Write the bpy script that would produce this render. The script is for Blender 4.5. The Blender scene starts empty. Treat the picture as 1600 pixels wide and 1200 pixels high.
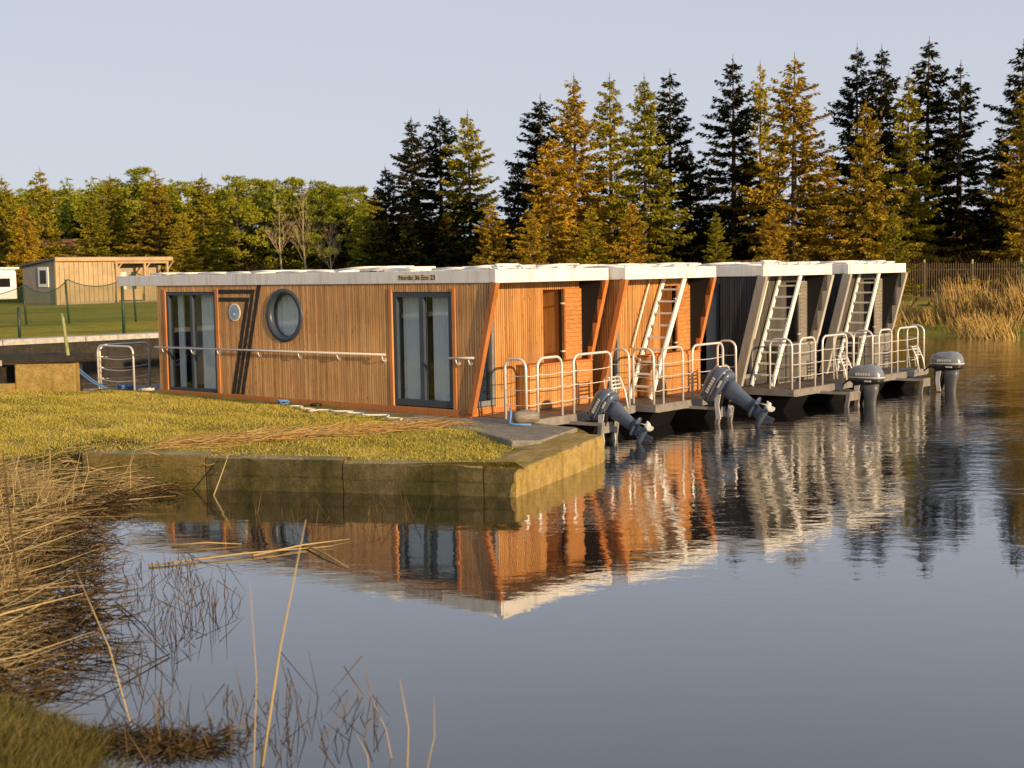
import bpy, bmesh, math, random
import numpy as np
from mathutils import Matrix, Vector
from mathutils.geometry import delaunay_2d_cdt

random.seed(7)
rng = np.random.default_rng(11)
S = bpy.context.scene
COL = S.collection

# ------------------------------------------------------------------ camera
EYE = 3.0
pitch = math.atan((600 - 422.3) / 2150.0)
roll = math.radians(0.95)
fw = Vector((0, math.cos(pitch), -math.sin(pitch)))
up0 = Vector((0, math.sin(pitch), math.cos(pitch)))
rt0 = Vector((1, 0, 0))
rt = math.cos(roll) * rt0 - math.sin(roll) * up0
up = math.cos(roll) * up0 + math.sin(roll) * rt0
cam = bpy.data.objects.new('camera', bpy.data.cameras.new('camera'))
COL.objects.link(cam)
cam.data.sensor_width = 36
cam.data.lens = 36 * 2150 / 1600
cam.data.clip_end = 3000
m = Matrix((rt, up, -fw)).transposed().to_4x4()
m.translation = (0, 0, EYE)
cam.matrix_world = m
cam.data.dof.use_dof = True
cam.data.dof.focus_distance = 26
cam.data.dof.aperture_fstop = 2.4
S.camera = cam

# ------------------------------------------------------------------ boat frame (shared by the sun and the boats)
NV = Vector((0.769, -0.639, 0)).normalized()      # out over the stern
TV = Vector((-NV.y, NV.x, 0))                      # across the boats, away from us
P1 = Vector((-0.24, 23.6, 0))
BANG = math.atan2(NV.y, NV.x)

# ------------------------------------------------------------------ sun and sky
MIXF = 0.85
SUN_EL = math.radians(11.0)
sdir_h = (NV - 0.14 * TV).normalized()
sdir = Vector((sdir_h.x * math.cos(SUN_EL), sdir_h.y * math.cos(SUN_EL), math.sin(SUN_EL)))
sun = bpy.data.objects.new('sun', bpy.data.lights.new('sun', 'SUN'))
COL.objects.link(sun)
sun.data.energy = 4.3
sun.data.angle = math.radians(0.6)
sun.data.color = (1.0, 0.70, 0.39)
sun.rotation_euler = sdir.to_track_quat('Z', 'Y').to_euler()

W = bpy.data.worlds.new('World'); S.world = W; W.use_nodes = True
nt = W.node_tree; nt.nodes.clear()
out = nt.nodes.new('ShaderNodeOutputWorld')
bg = nt.nodes.new('ShaderNodeBackground'); bg.inputs[1].default_value = 0.097
sky = nt.nodes.new('ShaderNodeTexSky'); sky.sky_type = 'NISHITA'; sky.sun_disc = False
sky.sun_elevation = SUN_EL
sky.sun_rotation = math.atan2(sdir.x, sdir.y)
sky.air_density = 1.0; sky.dust_density = 2.0; sky.ozone_density = 1.5
mixw = nt.nodes.new('ShaderNodeMix'); mixw.data_type = 'RGBA'
mixw.inputs[0].default_value = MIXF
# thin even high haze over the clear-sky model
gmap = nt.nodes.new('ShaderNodeTexCoord'); sep = nt.nodes.new('ShaderNodeSeparateXYZ')
ramp = nt.nodes.new('ShaderNodeValToRGB')
ramp.color_ramp.elements[0].position = 0.0; ramp.color_ramp.elements[0].color = (4.65, 4.85, 5.6, 1)
ramp.color_ramp.elements[1].position = 0.45; ramp.color_ramp.elements[1].color = (3.6, 3.8, 4.3, 1)
nt.links.new(gmap.outputs['Generated'], sep.inputs[0]); nt.links.new(sep.outputs['Z'], ramp.inputs[0])
nt.links.new(sky.outputs[0], mixw.inputs[6]); nt.links.new(ramp.outputs[0], mixw.inputs[7])
nt.links.new(mixw.outputs[2], bg.inputs[0]); nt.links.new(bg.outputs[0], out.inputs[0])

S.view_settings.view_transform = 'Standard'; S.view_settings.look = 'None'
S.view_settings.exposure = 0.6; S.view_settings.gamma = 1.0
S.view_settings.use_curve_mapping = False
S.cycles.use_denoising = True
S.cycles.max_bounces = 8; S.cycles.transparent_max_bounces = 12
S.cycles.sample_clamp_indirect = 4.0

# ------------------------------------------------------------------ materials
MAT = {}
class NT:
    def __init__(s, name):
        s.m = bpy.data.materials.new(name); s.m.use_nodes = True
        s.t = s.m.node_tree; s.t.nodes.clear()
        s.o = s.t.nodes.new('ShaderNodeOutputMaterial')
        MAT[name] = s.m
    def n(s, typ, **kw):
        x = s.t.nodes.new(typ)
        for k, v in kw.items():
            if k.startswith('i_'):
                x.inputs[k[2:].replace('_', ' ')].default_value = v
            else:
                setattr(x, k, v)
        return x
    def l(s, a, b): s.t.links.new(a, b)
    def ramp(s, fac, stops, interp='LINEAR'):
        r = s.n('ShaderNodeValToRGB'); r.color_ramp.interpolation = interp
        e = r.color_ramp.elements
        while len(e) < len(stops): e.new(0.5)
        for el, (p, c) in zip(e, stops):
            el.position = p; el.color = (*c, 1) if len(c) == 3 else c
        s.l(fac, r.inputs[0]); return r.outputs[0]
    def coords(s, kind='Object', scale=(1, 1, 1)):
        mp = s.n('ShaderNodeMapping'); mp.inputs['Scale'].default_value = scale
        if kind == 'Position':
            g = s.n('ShaderNodeNewGeometry'); s.l(g.outputs['Position'], mp.inputs[0])
        else:
            tc = s.n('ShaderNodeTexCoord'); s.l(tc.outputs[kind], mp.inputs[0])
        return mp.outputs[0]
    def noise(s, vec, scale, detail=4, rough=0.55):
        x = s.n('ShaderNodeTexNoise'); x.inputs['Scale'].default_value = scale
        x.inputs['Detail'].default_value = detail; x.inputs['Roughness'].default_value = rough
        s.l(vec, x.inputs['Vector']); return x.outputs[0]
    def mul(s, a, b, typ='MULTIPLY', fac=1.0):
        x = s.n('ShaderNodeMix'); x.data_type = 'RGBA'; x.blend_type = typ
        x.inputs[0].default_value = fac
        for sock, v in ((x.inputs[6], a), (x.inputs[7], b)):
            if hasattr(v, 'links'): s.l(v, sock)
            else: sock.default_value = (*v, 1)
        return x.outputs[2]
    def mixf(s, f, a, b):
        x = s.n('ShaderNodeMix'); x.data_type = 'RGBA'; s.l(f, x.inputs[0])
        for sock, v in ((x.inputs[6], a), (x.inputs[7], b)):
            if hasattr(v, 'links'): s.l(v, sock)
            else: sock.default_value = (*v, 1)
        return x.outputs[2]
    def math(s, op, a, b=None):
        x = s.n('ShaderNodeMath', operation=op)
        for i, v in enumerate((a, b)):
            if v is None: continue
            if hasattr(v, 'links'): s.l(v, x.inputs[i])
            else: x.inputs[i].default_value = v
        return x.outputs[0]
    def bump(s, h, strength=0.3, dist=0.02):
        b = s.n('ShaderNodeBump'); b.inputs['Strength'].default_value = strength
        b.inputs['Distance'].default_value = dist; s.l(h, b.inputs['Height']); return b.outputs[0]
    def bsdf(s, col, rough=0.6, metal=0.0, normal=None, spec=0.5, coat=0.0, ior=1.45):
        p = s.n('ShaderNodeBsdfPrincipled')
        if hasattr(col, 'links'): s.l(col, p.inputs['Base Color'])
        else: p.inputs['Base Color'].default_value = (*col, 1)
        if hasattr(rough, 'links'): s.l(rough, p.inputs['Roughness'])
        else: p.inputs['Roughness'].default_value = rough
        p.inputs['Metallic'].default_value = metal
        p.inputs['Specular IOR Level'].default_value = spec
        p.inputs['IOR'].default_value = ior
        p.inputs['Coat Weight'].default_value = coat
        if normal is not None: s.l(normal, p.inputs['Normal'])
        s.l(p.outputs[0], s.o.inputs[0]); return p

def rnd_obj(t): return t.n('ShaderNodeObjectInfo').outputs['Random']
def rnd_isl(t): return t.n('ShaderNodeNewGeometry').outputs['Random Per Island']

def wood_mat(name, c_dark, c_mid, c_light, knot, island=False, horizontal=False, rough=0.55, knots=True):
    t = NT(name)
    r = rnd_isl(t) if island else rnd_obj(t)
    tc = t.n('ShaderNodeTexCoord')
    off = t.n('ShaderNodeVectorMath', operation='ADD')
    cb = t.n('ShaderNodeCombineXYZ'); t.l(t.math('MULTIPLY', r, 37.0), cb.inputs[0]); t.l(t.math('MULTIPLY', r, 11.0), cb.inputs[2])
    g = t.n('ShaderNodeNewGeometry')
    t.l(g.outputs['Position'], off.inputs[0]); t.l(cb.outputs[0], off.inputs[1])
    mp = t.n('ShaderNodeMapping'); mp.inputs['Scale'].default_value = (7, 7, 40) if horizontal else (26, 26, 1.6)
    t.l(off.outputs[0], mp.inputs[0])
    gr = t.noise(mp.outputs[0], 1.0, 5, 0.6)
    col = t.ramp(gr, [(0.28, c_dark), (0.5, c_mid), (0.75, c_light)])
    rv = t.ramp(r, [(0.0, (0.78, 0.76, 0.74)), (0.4, (0.95, 0.95, 0.95)), (1.0, (1.14, 1.13, 1.10))])
    col = t.mul(col, rv)
    if knots:
        mk = t.n('ShaderNodeMapping'); mk.inputs['Scale'].default_value = (7, 7, 7) if horizontal else (11, 11, 4.5)
        t.l(off.outputs[0], mk.inputs[0])
        v = t.n('ShaderNodeTexVoronoi'); v.inputs['Scale'].default_value = 1.0; t.l(mk.outputs[0], v.inputs['Vector'])
        kf = t.ramp(v.outputs['Distance'], [(0.07, (.85, .85, .85)), (0.17, (0, 0, 0))])
        col = t.mixf(kf, col, knot)
    # weathering, large and soft
    wz = t.noise(t.coords('Position', (0.5, 0.5, 0.9)), 1.3, 3)
    col = t.mul(col, t.ramp(wz, [(0.3, (0.80, 0.79, 0.78)), (0.7, (1.08, 1.05, 1.02))]))
    t.bsdf(col, rough, normal=t.bump(gr, 0.25, 0.004))
    return t.m

wood_mat('larch', (0.45, 0.22, 0.078), (0.62, 0.35, 0.140), (0.72, 0.46, 0.215), (0.20, 0.08, 0.026))  # lighter copy for the shaded near wall, fill light put into the colour
wood_mat('larch_joined', (0.34, 0.155, 0.046), (0.48, 0.245, 0.08), (0.57, 0.33, 0.125), (0.18, 0.07, 0.022), island=True)  # deeper copy of the same wood, toned down for the sunlit sterns
wood_mat('larch_boards', (0.32, 0.13, 0.04), (0.46, 0.215, 0.07), (0.54, 0.28, 0.10), (0.14, 0.05, 0.016), island=True, horizontal=True)
wood_mat('beam_orange', (0.38, 0.135, 0.036), (0.50, 0.19, 0.052), (0.56, 0.235, 0.07), (0.15, 0.05, 0.015), knots=False)
wood_mat('charcoal_slats', (0.034, 0.036, 0.040), (0.052, 0.055, 0.060), (0.075, 0.078, 0.085), (0.01, 0.01, 0.01), island=True, knots=False)
wood_mat('grey_slats', (0.13, 0.125, 0.115), (0.19, 0.185, 0.17), (0.25, 0.24, 0.22), (0.08, 0.08, 0.08), island=True, horizontal=True, knots=False)
wood_mat('taupe_slats', (0.055, 0.054, 0.050), (0.085, 0.083, 0.076), (0.12, 0.115, 0.105), (0.04, 0.04, 0.04), island=True, knots=False)
wood_mat('grey_beam', (0.36, 0.34, 0.30), (0.43, 0.41, 0.365), (0.5, 0.47, 0.42), (0.2, 0.2, 0.2), knots=False)
wood_mat('deck_boards', (0.06, 0.045, 0.040), (0.10, 0.078, 0.068), (0.15, 0.12, 0.105), (0.03, 0.02, 0.02), island=True, horizontal=True, knots=False)
wood_mat('weathered', (0.13, 0.115, 0.095), (0.22, 0.195, 0.165), (0.31, 0.285, 0.245), (0.05, 0.04, 0.03), island=True, horizontal=True)
wood_mat('pale_timber', (0.34, 0.24, 0.13), (0.46, 0.34, 0.20), (0.55, 0.43, 0.27), (0.2, 0.12, 0.06), island=True)
wood_mat('fence_boards', (0.32, 0.24, 0.14), (0.45, 0.35, 0.21), (0.56, 0.46, 0.30), (0.12, 0.08, 0.04), island=True)

def plain(name, col, rough=0.5, metal=0.0, var=0.12, scale=6.0, spec=0.5, coat=0.0, bump=0.0):
    t = NT(name)
    nz = t.noise(t.coords('Position'), scale, 5)
    c = t.mul(col, t.ramp(nz, [(0.3, (1 - var,) * 3), (0.7, (1 + var,) * 3)]))
    rr = t.n('ShaderNodeMapRange'); t.l(nz, rr.inputs[0]); rr.inputs[3].default_value = max(0.02, rough - 0.08); rr.inputs[4].default_value = min(1, rough + 0.08)
    t.bsdf(c, rr.outputs[0], metal, t.bump(nz, bump, 0.01) if bump else None, spec, coat)
    return t.m

t = NT('fascia_white')
a_ = t.noise(t.coords('Position', (5, 5, 0.6)), 1.5, 5, 0.65); b_ = t.noise(t.coords('Position'), 1.1, 4)
c_ = t.mul((0.74, 0.74, 0.73), t.ramp(a_, [(0.30, (0.74, 0.73, 0.69)), (0.5, (1, 1, 1))])); c_ = t.mul(c_, t.ramp(b_, [(0.3, (0.92, 0.92, 0.91)), (0.7, (1.03, 1.03, 1.03))]))
t.bsdf(c_, 0.45)
plain('roof_sheet', (0.66, 0.66, 0.64), 0.6, var=0.1, scale=2)
plain('steel', (0.72, 0.70, 0.66), 0.34, 0.35, var=0.06)
plain('alu', (0.62, 0.62, 0.61), 0.4, 0.35, var=0.1)
plain('rim_grey', (0.23, 0.22, 0.205), 0.5, 0.2, var=0.2)
plain('alu_dark', (0.22, 0.23, 0.24), 0.45, 0.3, var=0.15)
plain('anthracite', (0.042, 0.058, 0.078), 0.38, var=0.1)
plain('stripe_paint', (0.022, 0.018, 0.016), 0.6, var=0.2)
plain('dark_hull', (0.006, 0.006, 0.007), 0.7, var=0.3, spec=0.2)
plain('curtain', (0.78, 0.80, 0.80), 0.9, var=0.05, scale=3)
plain('inside_dark', (0.015, 0.015, 0.016), 0.9)
plain('motor_navy', (0.070, 0.095, 0.145), 0.28, var=0.08, coat=0.5)
plain('motor_silver', (0.20, 0.22, 0.25), 0.28, 0.25, var=0.08, coat=0.5)
plain('motor_black', (0.014, 0.015, 0.017), 0.4, var=0.2)
plain('motor_leg_silver', (0.09, 0.098, 0.11), 0.38, var=0.1)
plain('prop_white', (0.5, 0.5, 0.47), 0.35, var=0.06)
plain('decal', (0.62, 0.60, 0.54), 0.4, var=0.05)
plain('rope_blue', (0.10, 0.24, 0.55), 0.85, var=0.3, scale=40)
plain('rope_white', (0.62, 0.60, 0.54), 0.9, var=0.25, scale=40)
plain('plaque_ochre', (0.66, 0.56, 0.36), 0.5)
plain('letter_brown', (0.10, 0.05, 0.015), 0.5)
plain('emblem_blue', (0.16, 0.36, 0.58), 0.5, var=0.1)
plain('emblem_grey', (0.32, 0.37, 0.40), 0.5, var=0.1)
plain('white_paint', (0.78, 0.77, 0.73), 0.5, var=0.05)
plain('caravan_white', (0.74, 0.75, 0.76), 0.4, var=0.04)
plain('car_silver', (0.42, 0.42, 0.40), 0.35, 0.3, var=0.05)
plain('black_rubber', (0.014, 0.014, 0.014), 0.7)
plain('window_dark', (0.012, 0.014, 0.018), 0.12, var=0.1)
plain('tan_cladding', (0.30, 0.275, 0.235), 0.75, var=0.1, scale=1.5)
plain('roof_felt', (0.10, 0.10, 0.115), 0.7, var=0.2)
plain('roof_red', (0.44, 0.17, 0.08), 0.8, var=0.15)
plain('plaster_cream', (0.52, 0.38, 0.22), 0.85, var=0.1)
plain('green_post', (0.020, 0.045, 0.030), 0.5, var=0.2)
plain('mossy_pole', (0.22, 0.25, 0.10), 0.8, var=0.3, scale=12)
plain('fence_rust', (0.085, 0.06, 0.032), 0.8, var=0.3)
plain('canoe_blue', (0.14, 0.32, 0.62), 0.35)
plain('cloth_white', (0.72, 0.72, 0.70), 0.8)

t = NT('glass')
tr = t.n('ShaderNodeBsdfTransparent'); tr.inputs[0].default_value = (0.93, 0.96, 0.97, 1)
gl = t.n('ShaderNodeBsdfGlossy'); gl.inputs['Roughness'].default_value = 0.01
fr = t.n('ShaderNodeLayerWeight'); fr.inputs[0].default_value = 0.5
mx = t.n('ShaderNodeMixShader'); t.l(t.math('ADD', t.math('MULTIPLY', t.math('POWER', fr.outputs['Facing'], 4.0), 0.85), 0.05), mx.inputs[0]); t.l(tr.outputs[0], mx.inputs[1]); t.l(gl.outputs[0], mx.inputs[2]); t.l(mx.outputs[0], t.o.inputs[0])

t = NT('net')
tr = t.n('ShaderNodeBsdfTransparent')
df = t.n('ShaderNodeBsdfDiffuse'); df.inputs[0].default_value = (0.03, 0.06, 0.03, 1)
mx = t.n('ShaderNodeMixShader'); mx.inputs[0].default_value = 0.36
t.l(tr.outputs[0], mx.inputs[1]); t.l(df.outputs[0], mx.inputs[2]); t.l(mx.outputs[0], t.o.inputs[0])

# concrete, mossy and ochre-stained
def concrete(name, base, moss, mossamt, stain):
    t = NT(name)
    p = t.coords('Position')
    n1 = t.noise(p, 1.1, 6, 0.65); n2 = t.noise(p, 7.0, 6, 0.7); n3 = t.noise(t.coords('Position', (3.0, 3.0, 0.5)), 1.6, 5)
    c = t.ramp(n2, [(0.25, tuple(x * 0.55 for x in base)), (0.55, base), (0.8, tuple(min(1, x * 1.3) for x in base))])
    c = t.mixf(t.ramp(n1, [(0.52 - mossamt, (0, 0, 0)), (0.66 - mossamt * 0.6, (0.9, 0.9, 0.9))]), c, moss)
    c = t.mixf(t.ramp(n3, [(0.52, (0, 0, 0)), (0.72, (0.65, 0.65, 0.65))]), c, stain)
    n4 = t.noise(p, 26.0, 4, 0.7); c = t.mul(c, t.ramp(n4, [(0.3, (0.72, 0.72, 0.72)), (0.7, (1.2, 1.2, 1.2))]))
    t.bsdf(c, 0.9, normal=t.bump(t.math('ADD', n2, t.math('MULTIPLY', n4, .4)), 0.7, 0.03), spec=0.2)
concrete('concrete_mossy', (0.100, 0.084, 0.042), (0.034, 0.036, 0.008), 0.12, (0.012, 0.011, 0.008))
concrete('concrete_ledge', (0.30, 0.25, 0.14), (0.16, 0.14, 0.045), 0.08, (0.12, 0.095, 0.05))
concrete('concrete_olive', (0.16, 0.125, 0.048), (0.095, 0.082, 0.016), 0.07, (0.035, 0.028, 0.014))
concrete('concrete_ochre', (0.36, 0.26, 0.095), (0.24, 0.18, 0.036), 0.04, (0.16, 0.11, 0.04))
concrete('concrete_grey', (0.27, 0.245, 0.205), (0.20, 0.18, 0.12), 0.0, (0.12, 0.105, 0.085))
concrete('concrete_pale', (0.47, 0.46, 0.44), (0.36, 0.35, 0.31), 0.0, (0.25, 0.24, 0.22))
concrete('concrete_dark', (0.045, 0.04, 0.034), (0.03, 0.028, 0.018), 0.0, (0.02, 0.018, 0.014))

# soil / turf ground under the blades
def ground(name, stops, scale=0.6, fine=9):
    t = NT(name); p = t.coords('Position')
    a = t.noise(p, scale, 5, 0.6); b = t.noise(p, fine, 6, 0.7)
    c = t.ramp(a, stops)
    c = t.mul(c, t.ramp(b, [(0.25, (0.55, 0.55, 0.5)), (0.75, (1.3, 1.3, 1.2))]))
    t.bsdf(c, 0.95, normal=t.bump(b, 0.8, 0.08), spec=0.1)
ground('turf', [(0.3, (0.12, 0.11, 0.024)), (0.55, (0.22, 0.185, 0.045)), (0.75, (0.27, 0.205, 0.085))], 1.1)
ground('far_turf', [(0.3, (0.15, 0.15, 0.022)), (0.5, (0.28, 0.245, 0.03)), (0.75, (0.36, 0.26, 0.055))], 0.16, 2.4)
ground('marsh', [(0.3, (0.035, 0.028, 0.012)), (0.55, (0.085, 0.065, 0.028)), (0.75, (0.06, 0.06, 0.015))], 1.2)

def blades(name, stops, trans=0.25, rough=0.7):
    t = NT(name)
    r = rnd_isl(t)
    pn = t.noise(t.coords('Position'), 0.7, 3)
    f = t.math('ADD', t.math('MULTIPLY', r, 0.55), t.math('MULTIPLY', pn, 0.5))
    c = t.ramp(f, stops)
    d = t.n('ShaderNodeBsdfDiffuse'); t.l(c, d.inputs[0])
    tl = t.n('ShaderNodeBsdfTranslucent'); t.l(c, tl.inputs[0])
    mx = t.n('ShaderNodeMixShader'); mx.inputs[0].default_value = trans
    t.l(d.outputs[0], mx.inputs[1]); t.l(tl.outputs[0], mx.inputs[2]); t.l(mx.outputs[0], t.o.inputs[0])
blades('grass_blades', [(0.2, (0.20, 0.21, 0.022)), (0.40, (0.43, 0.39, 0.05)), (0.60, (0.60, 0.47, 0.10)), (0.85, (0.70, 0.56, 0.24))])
blades('grass_shade', [(0.2, (0.045, 0.055, 0.012)), (0.45, (0.11, 0.105, 0.025)), (0.65, (0.20, 0.165, 0.055)), (0.85, (0.32, 0.25, 0.11))])  # duller copy of the grass colours with the foreground shade put in
blades('dry_reed', [(0.15, (0.12, 0.085, 0.04)), (0.35, (0.27, 0.20, 0.10)), (0.55, (0.42, 0.32, 0.16)), (0.75, (0.46, 0.36, 0.18)), (0.95, (0.62, 0.52, 0.32))], 0.1)
blades('rust_litter', [(0.2, (0.32, 0.20, 0.07)), (0.5, (0.46, 0.29, 0.11)), (0.85, (0.58, 0.44, 0.22))], 0.1)
blades('wet_reed', [(0.2, (0.03, 0.02, 0.012)), (0.6, (0.09, 0.06, 0.03)), (0.9, (0.26, 0.19, 0.09))], 0.05)
blades('bank_reed', [(0.15, (0.36, 0.22, 0.07)), (0.5, (0.56, 0.38, 0.12)), (0.85, (0.68, 0.52, 0.23))], 0.25)

def needles(name, a, b, c):
    t = NT(name); r = rnd_isl(t); o = rnd_obj(t)
    pn = t.noise(t.coords('Position'), 0.55, 3)
    f = t.math('ADD', t.math('MULTIPLY', r, 0.45), t.math('MULTIPLY', pn, 0.6))
    col = t.ramp(f, [(0.2, a), (0.52, b), (0.85, c)])
    col = t.mul(col, t.ramp(o, [(0, (0.75, 0.8, 0.8)), (1, (1.2, 1.1, 1.0))]))
    d = t.n('ShaderNodeBsdfDiffuse'); t.l(col, d.inputs[0])
    tl = t.n('ShaderNodeBsdfTranslucent'); t.l(col, tl.inputs[0])
    mx = t.n('ShaderNodeMixShader'); mx.inputs[0].default_value = 0.15
    t.l(d.outputs[0], mx.inputs[1]); t.l(tl.outputs[0], mx.inputs[2]); t.l(mx.outputs[0], t.o.inputs[0])
needles('needles_dark', (0.009, 0.013, 0.006), (0.020, 0.024, 0.009), (0.065, 0.052, 0.014))  # darker green needles, with shade from neighbouring trees put into the colour
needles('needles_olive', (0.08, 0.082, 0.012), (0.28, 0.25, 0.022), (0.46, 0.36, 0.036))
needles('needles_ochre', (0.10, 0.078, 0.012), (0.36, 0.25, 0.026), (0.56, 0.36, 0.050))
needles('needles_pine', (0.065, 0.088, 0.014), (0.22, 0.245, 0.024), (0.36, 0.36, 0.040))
needles('twigs_brown', (0.02, 0.014, 0.007), (0.05, 0.034, 0.016), (0.12, 0.08, 0.036))
plain('bark_spruce', (0.11, 0.075, 0.042), 0.9, var=0.35, scale=5, bump=0.5)
plain('bark_birch', (0.40, 0.30, 0.18), 0.85, var=0.25, scale=5)

# water
t = NT('water')
p = t.coords('Position', (1, 1, 1))
g = t.n('ShaderNodeNewGeometry'); sx = t.n('ShaderNodeSeparateXYZ'); t.l(g.outputs['Position'], sx.inputs[0])
w1 = t.noise(t.coords('Position', (1.0, 1.5, 1)), 2.6, 2, 0.45)
w2 = t.noise(t.coords('Position', (1.2, 2.2, 1)), 9.0, 2, 0.5)
w3 = t.noise(t.coords('Position', (0.35, 0.6, 1)), 0.8, 2)
# ripples live in open water beyond the quay, the near pool is calm
mask = t.n('ShaderNodeMapRange'); t.l(sx.outputs['Y'], mask.inputs[0])
mask.inputs[1].default_value = 11.5; mask.inputs[2].default_value = 24.0; mask.inputs[3].default_value = 0.06; mask.inputs[4].default_value = 1.0
mx_ = t.n('ShaderNodeMapRange'); t.l(sx.outputs['X'], mx_.inputs[0])
mx_.inputs[1].default_value = -4.0; mx_.inputs[2].default_value = 14.0; mx_.inputs[3].default_value = 0.5; mx_.inputs[4].default_value = 1.1
patch = t.ramp(w3, [(0.35, (0.25, 0.25, 0.25)), (0.65, (1, 1, 1))])
hgt = t.math('ADD', t.math('MULTIPLY', w1, 1.0), t.math('MULTIPLY', w2, 0.22))
amp = t.math('MULTIPLY', t.math('MULTIPLY', mask.outputs[0], mx_.outputs[0]), patch)
hgt = t.math('MULTIPLY', hgt, amp)
nb = t.bump(hgt, 1.0, 0.020)
pb = t.bsdf((0.010, 0.011, 0.012), 0.015, normal=nb, spec=0.5, ior=1.75, coat=0.8)
pb.inputs['Coat IOR'].default_value = 1.5; pb.inputs['Coat Roughness'].default_value = 0.01; t.l(nb, pb.inputs['Coat Normal'])

# ------------------------------------------------------------------ mesh helpers
class MB:
    def __init__(s): s.v = []; s.f = []; s.sm = []
    def add(s, vs, fs, smooth=False):
        b = len(s.v); s.v += [tuple(v) for v in vs]
        s.f += [tuple(i + b for i in f) for f in fs]; s.sm += [smooth] * len(fs); return s
    def box(s, x0, x1, y0, y1, z0, z1):
        vs = [(x, y, z) for z in (z0, z1) for y in (y0, y1) for x in (x0, x1)]
        return s.add(vs, [(0, 2, 3, 1), (4, 5, 7, 6), (0, 1, 5, 4), (2, 6, 7, 3), (0, 4, 6, 2), (1, 3, 7, 5)])
    def bar(s, a, b, w, h, side=None):
        """a rectangular bar from a to b, w along side, h across"""
        a = Vector(a); b = Vector(b); d = (b - a).normalized()
        sd = Vector(side) if side else (d.cross(Vector((0, 0, 1))) if abs(d.z) < 0.95 else Vector((1, 0, 0)))
        sd = (sd - d * sd.dot(d)).normalized(); u = d.cross(sd)
        vs = []
        for p in (a, b):
            for i, j in ((-1, -1), (1, -1), (1, 1), (-1, 1)):
                vs.append(p + sd * (i * w / 2) + u * (j * h / 2))
        return s.add(vs, [(0, 1, 2, 3), (7, 6, 5, 4), (0, 4, 5, 1), (1, 5, 6, 2), (2, 6, 7, 3), (3, 7, 4, 0)])
    def tube(s, pts, r, n=8, caps=True):
        pts = [Vector(p) for p in pts]
        rs = r if isinstance(r, (list, tuple)) else [r] * len(pts)
        vs = []; prev = None
        for i, p in enumerate(pts):
            d = (pts[min(i + 1, len(pts) - 1)] - pts[max(i - 1, 0)]).normalized()
            if prev is None:
                x = d.cross(Vector((0, 0, 1)))
                if x.length < 0.05: x = d.cross(Vector((1, 0, 0)))
            else: x = prev - d * prev.dot(d)
            x.normalize(); prev = x; y = d.cross(x)
            for k in range(n):
                a = 2 * math.pi * k / n
                vs.append(p + (x * math.cos(a) + y * math.sin(a)) * rs[i])
        fs = []
        for i in range(len(pts) - 1):
            for k in range(n):
                fs.append((i * n + k, i * n + (k + 1) % n, (i + 1) * n + (k + 1) % n, (i + 1) * n + k))
        s.add(vs, fs, True)
        if caps:
            b = len(s.v) - len(vs)
            s.f.append(tuple(b + k for k in range(n))[::-1]); s.f.append(tuple(b + (len(pts) - 1) * n + k for k in range(n))); s.sm += [False, False]
        return s
    def prism(s, poly, z0, z1, f=None):
        """poly of (x,y) extruded from z0 to z1; f maps (x,y,z) to a point"""
        f = f or (lambda x, y, z: (x, y, z)); n = len(poly)
        g0 = z0 if callable(z0) else (lambda x, y: z0); g1 = z1 if callable(z1) else (lambda x, y: z1)
        vs = [f(x, y, g0(x, y)) for x, y in poly] + [f(x, y, g1(x, y)) for x, y in poly]
        return s.add(vs, [tuple(range(n))[::-1], tuple(range(n, 2 * n))] + [(i, (i + 1) % n, n + (i + 1) % n, n + i) for i in range(n)])
    def loft(s, rings, smooth=True, caps=True):
        n = len(rings[0]); vs = [p for r in rings for p in r]; fs = []
        for i in range(len(rings) - 1):
            for k in range(n):
                fs.append((i * n + k, i * n + (k + 1) % n, (i + 1) * n + (k + 1) % n, (i + 1) * n + k))
        s.add(vs, fs, smooth)
        if caps:
            b = len(s.v) - len(vs)
            s.f.append(tuple(b + k for k in range(n))[::-1]); s.f.append(tuple(b + (len(rings) - 1) * n + k for k in range(n))); s.sm += [smooth, smooth]
        return s
    def mesh(s, name, mat):
        me = bpy.data.meshes.new(name); me.from_pydata(s.v, [], s.f)
        me.polygons.foreach_set('use_smooth', s.sm)
        if mat: me.materials.append(MAT[mat])
        me.update(); return me
    def build(s, name, mat, parent=None, bevel=0.0, kind=None):
        o = link(name, s.mesh(name, mat), parent)
        if bevel:
            b = o.modifiers.new('bevel', 'BEVEL'); b.width = bevel; b.segments = 2; b.limit_method = 'ANGLE'
        if kind: o['kind'] = kind
        return o

def link(name, data, parent=None):
    o = bpy.data.objects.new(name, data); COL.objects.link(o)
    if parent is not None: o.parent = parent
    return o
def tag(o, label=None, cat=None, group=None, kind=None):
    if label: o['label'] = label
    if cat: o['category'] = cat
    if group: o['group'] = group
    if kind: o['kind'] = kind
    return o
def thing(name, label, cat, loc=(0, 0, 0), rz=0.0, group=None):
    e = link(name, None); e.location = loc; e.rotation_euler = (0, 0, rz)
    return tag(e, label, cat, group)

def np_mesh(name, V, F, mat):
    """V (n,3), F (m,k) faces of k corners"""
    me = bpy.data.meshes.new(name)
    V = np.asarray(V, np.float32); F = np.asarray(F, np.int32); k = F.shape[1]
    me.vertices.add(len(V)); me.vertices.foreach_set('co', V.ravel())
    me.loops.add(F.size); me.loops.foreach_set('vertex_index', F.ravel())
    me.polygons.add(len(F)); me.polygons.foreach_set('loop_start', np.arange(0, F.size, k, dtype=np.int32))
    try: me.polygons.foreach_set('loop_total', np.full(len(F), k, np.int32))
    except Exception: pass
    if mat: me.materials.append(MAT[mat])
    me.update(calc_edges=True); return me

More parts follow.
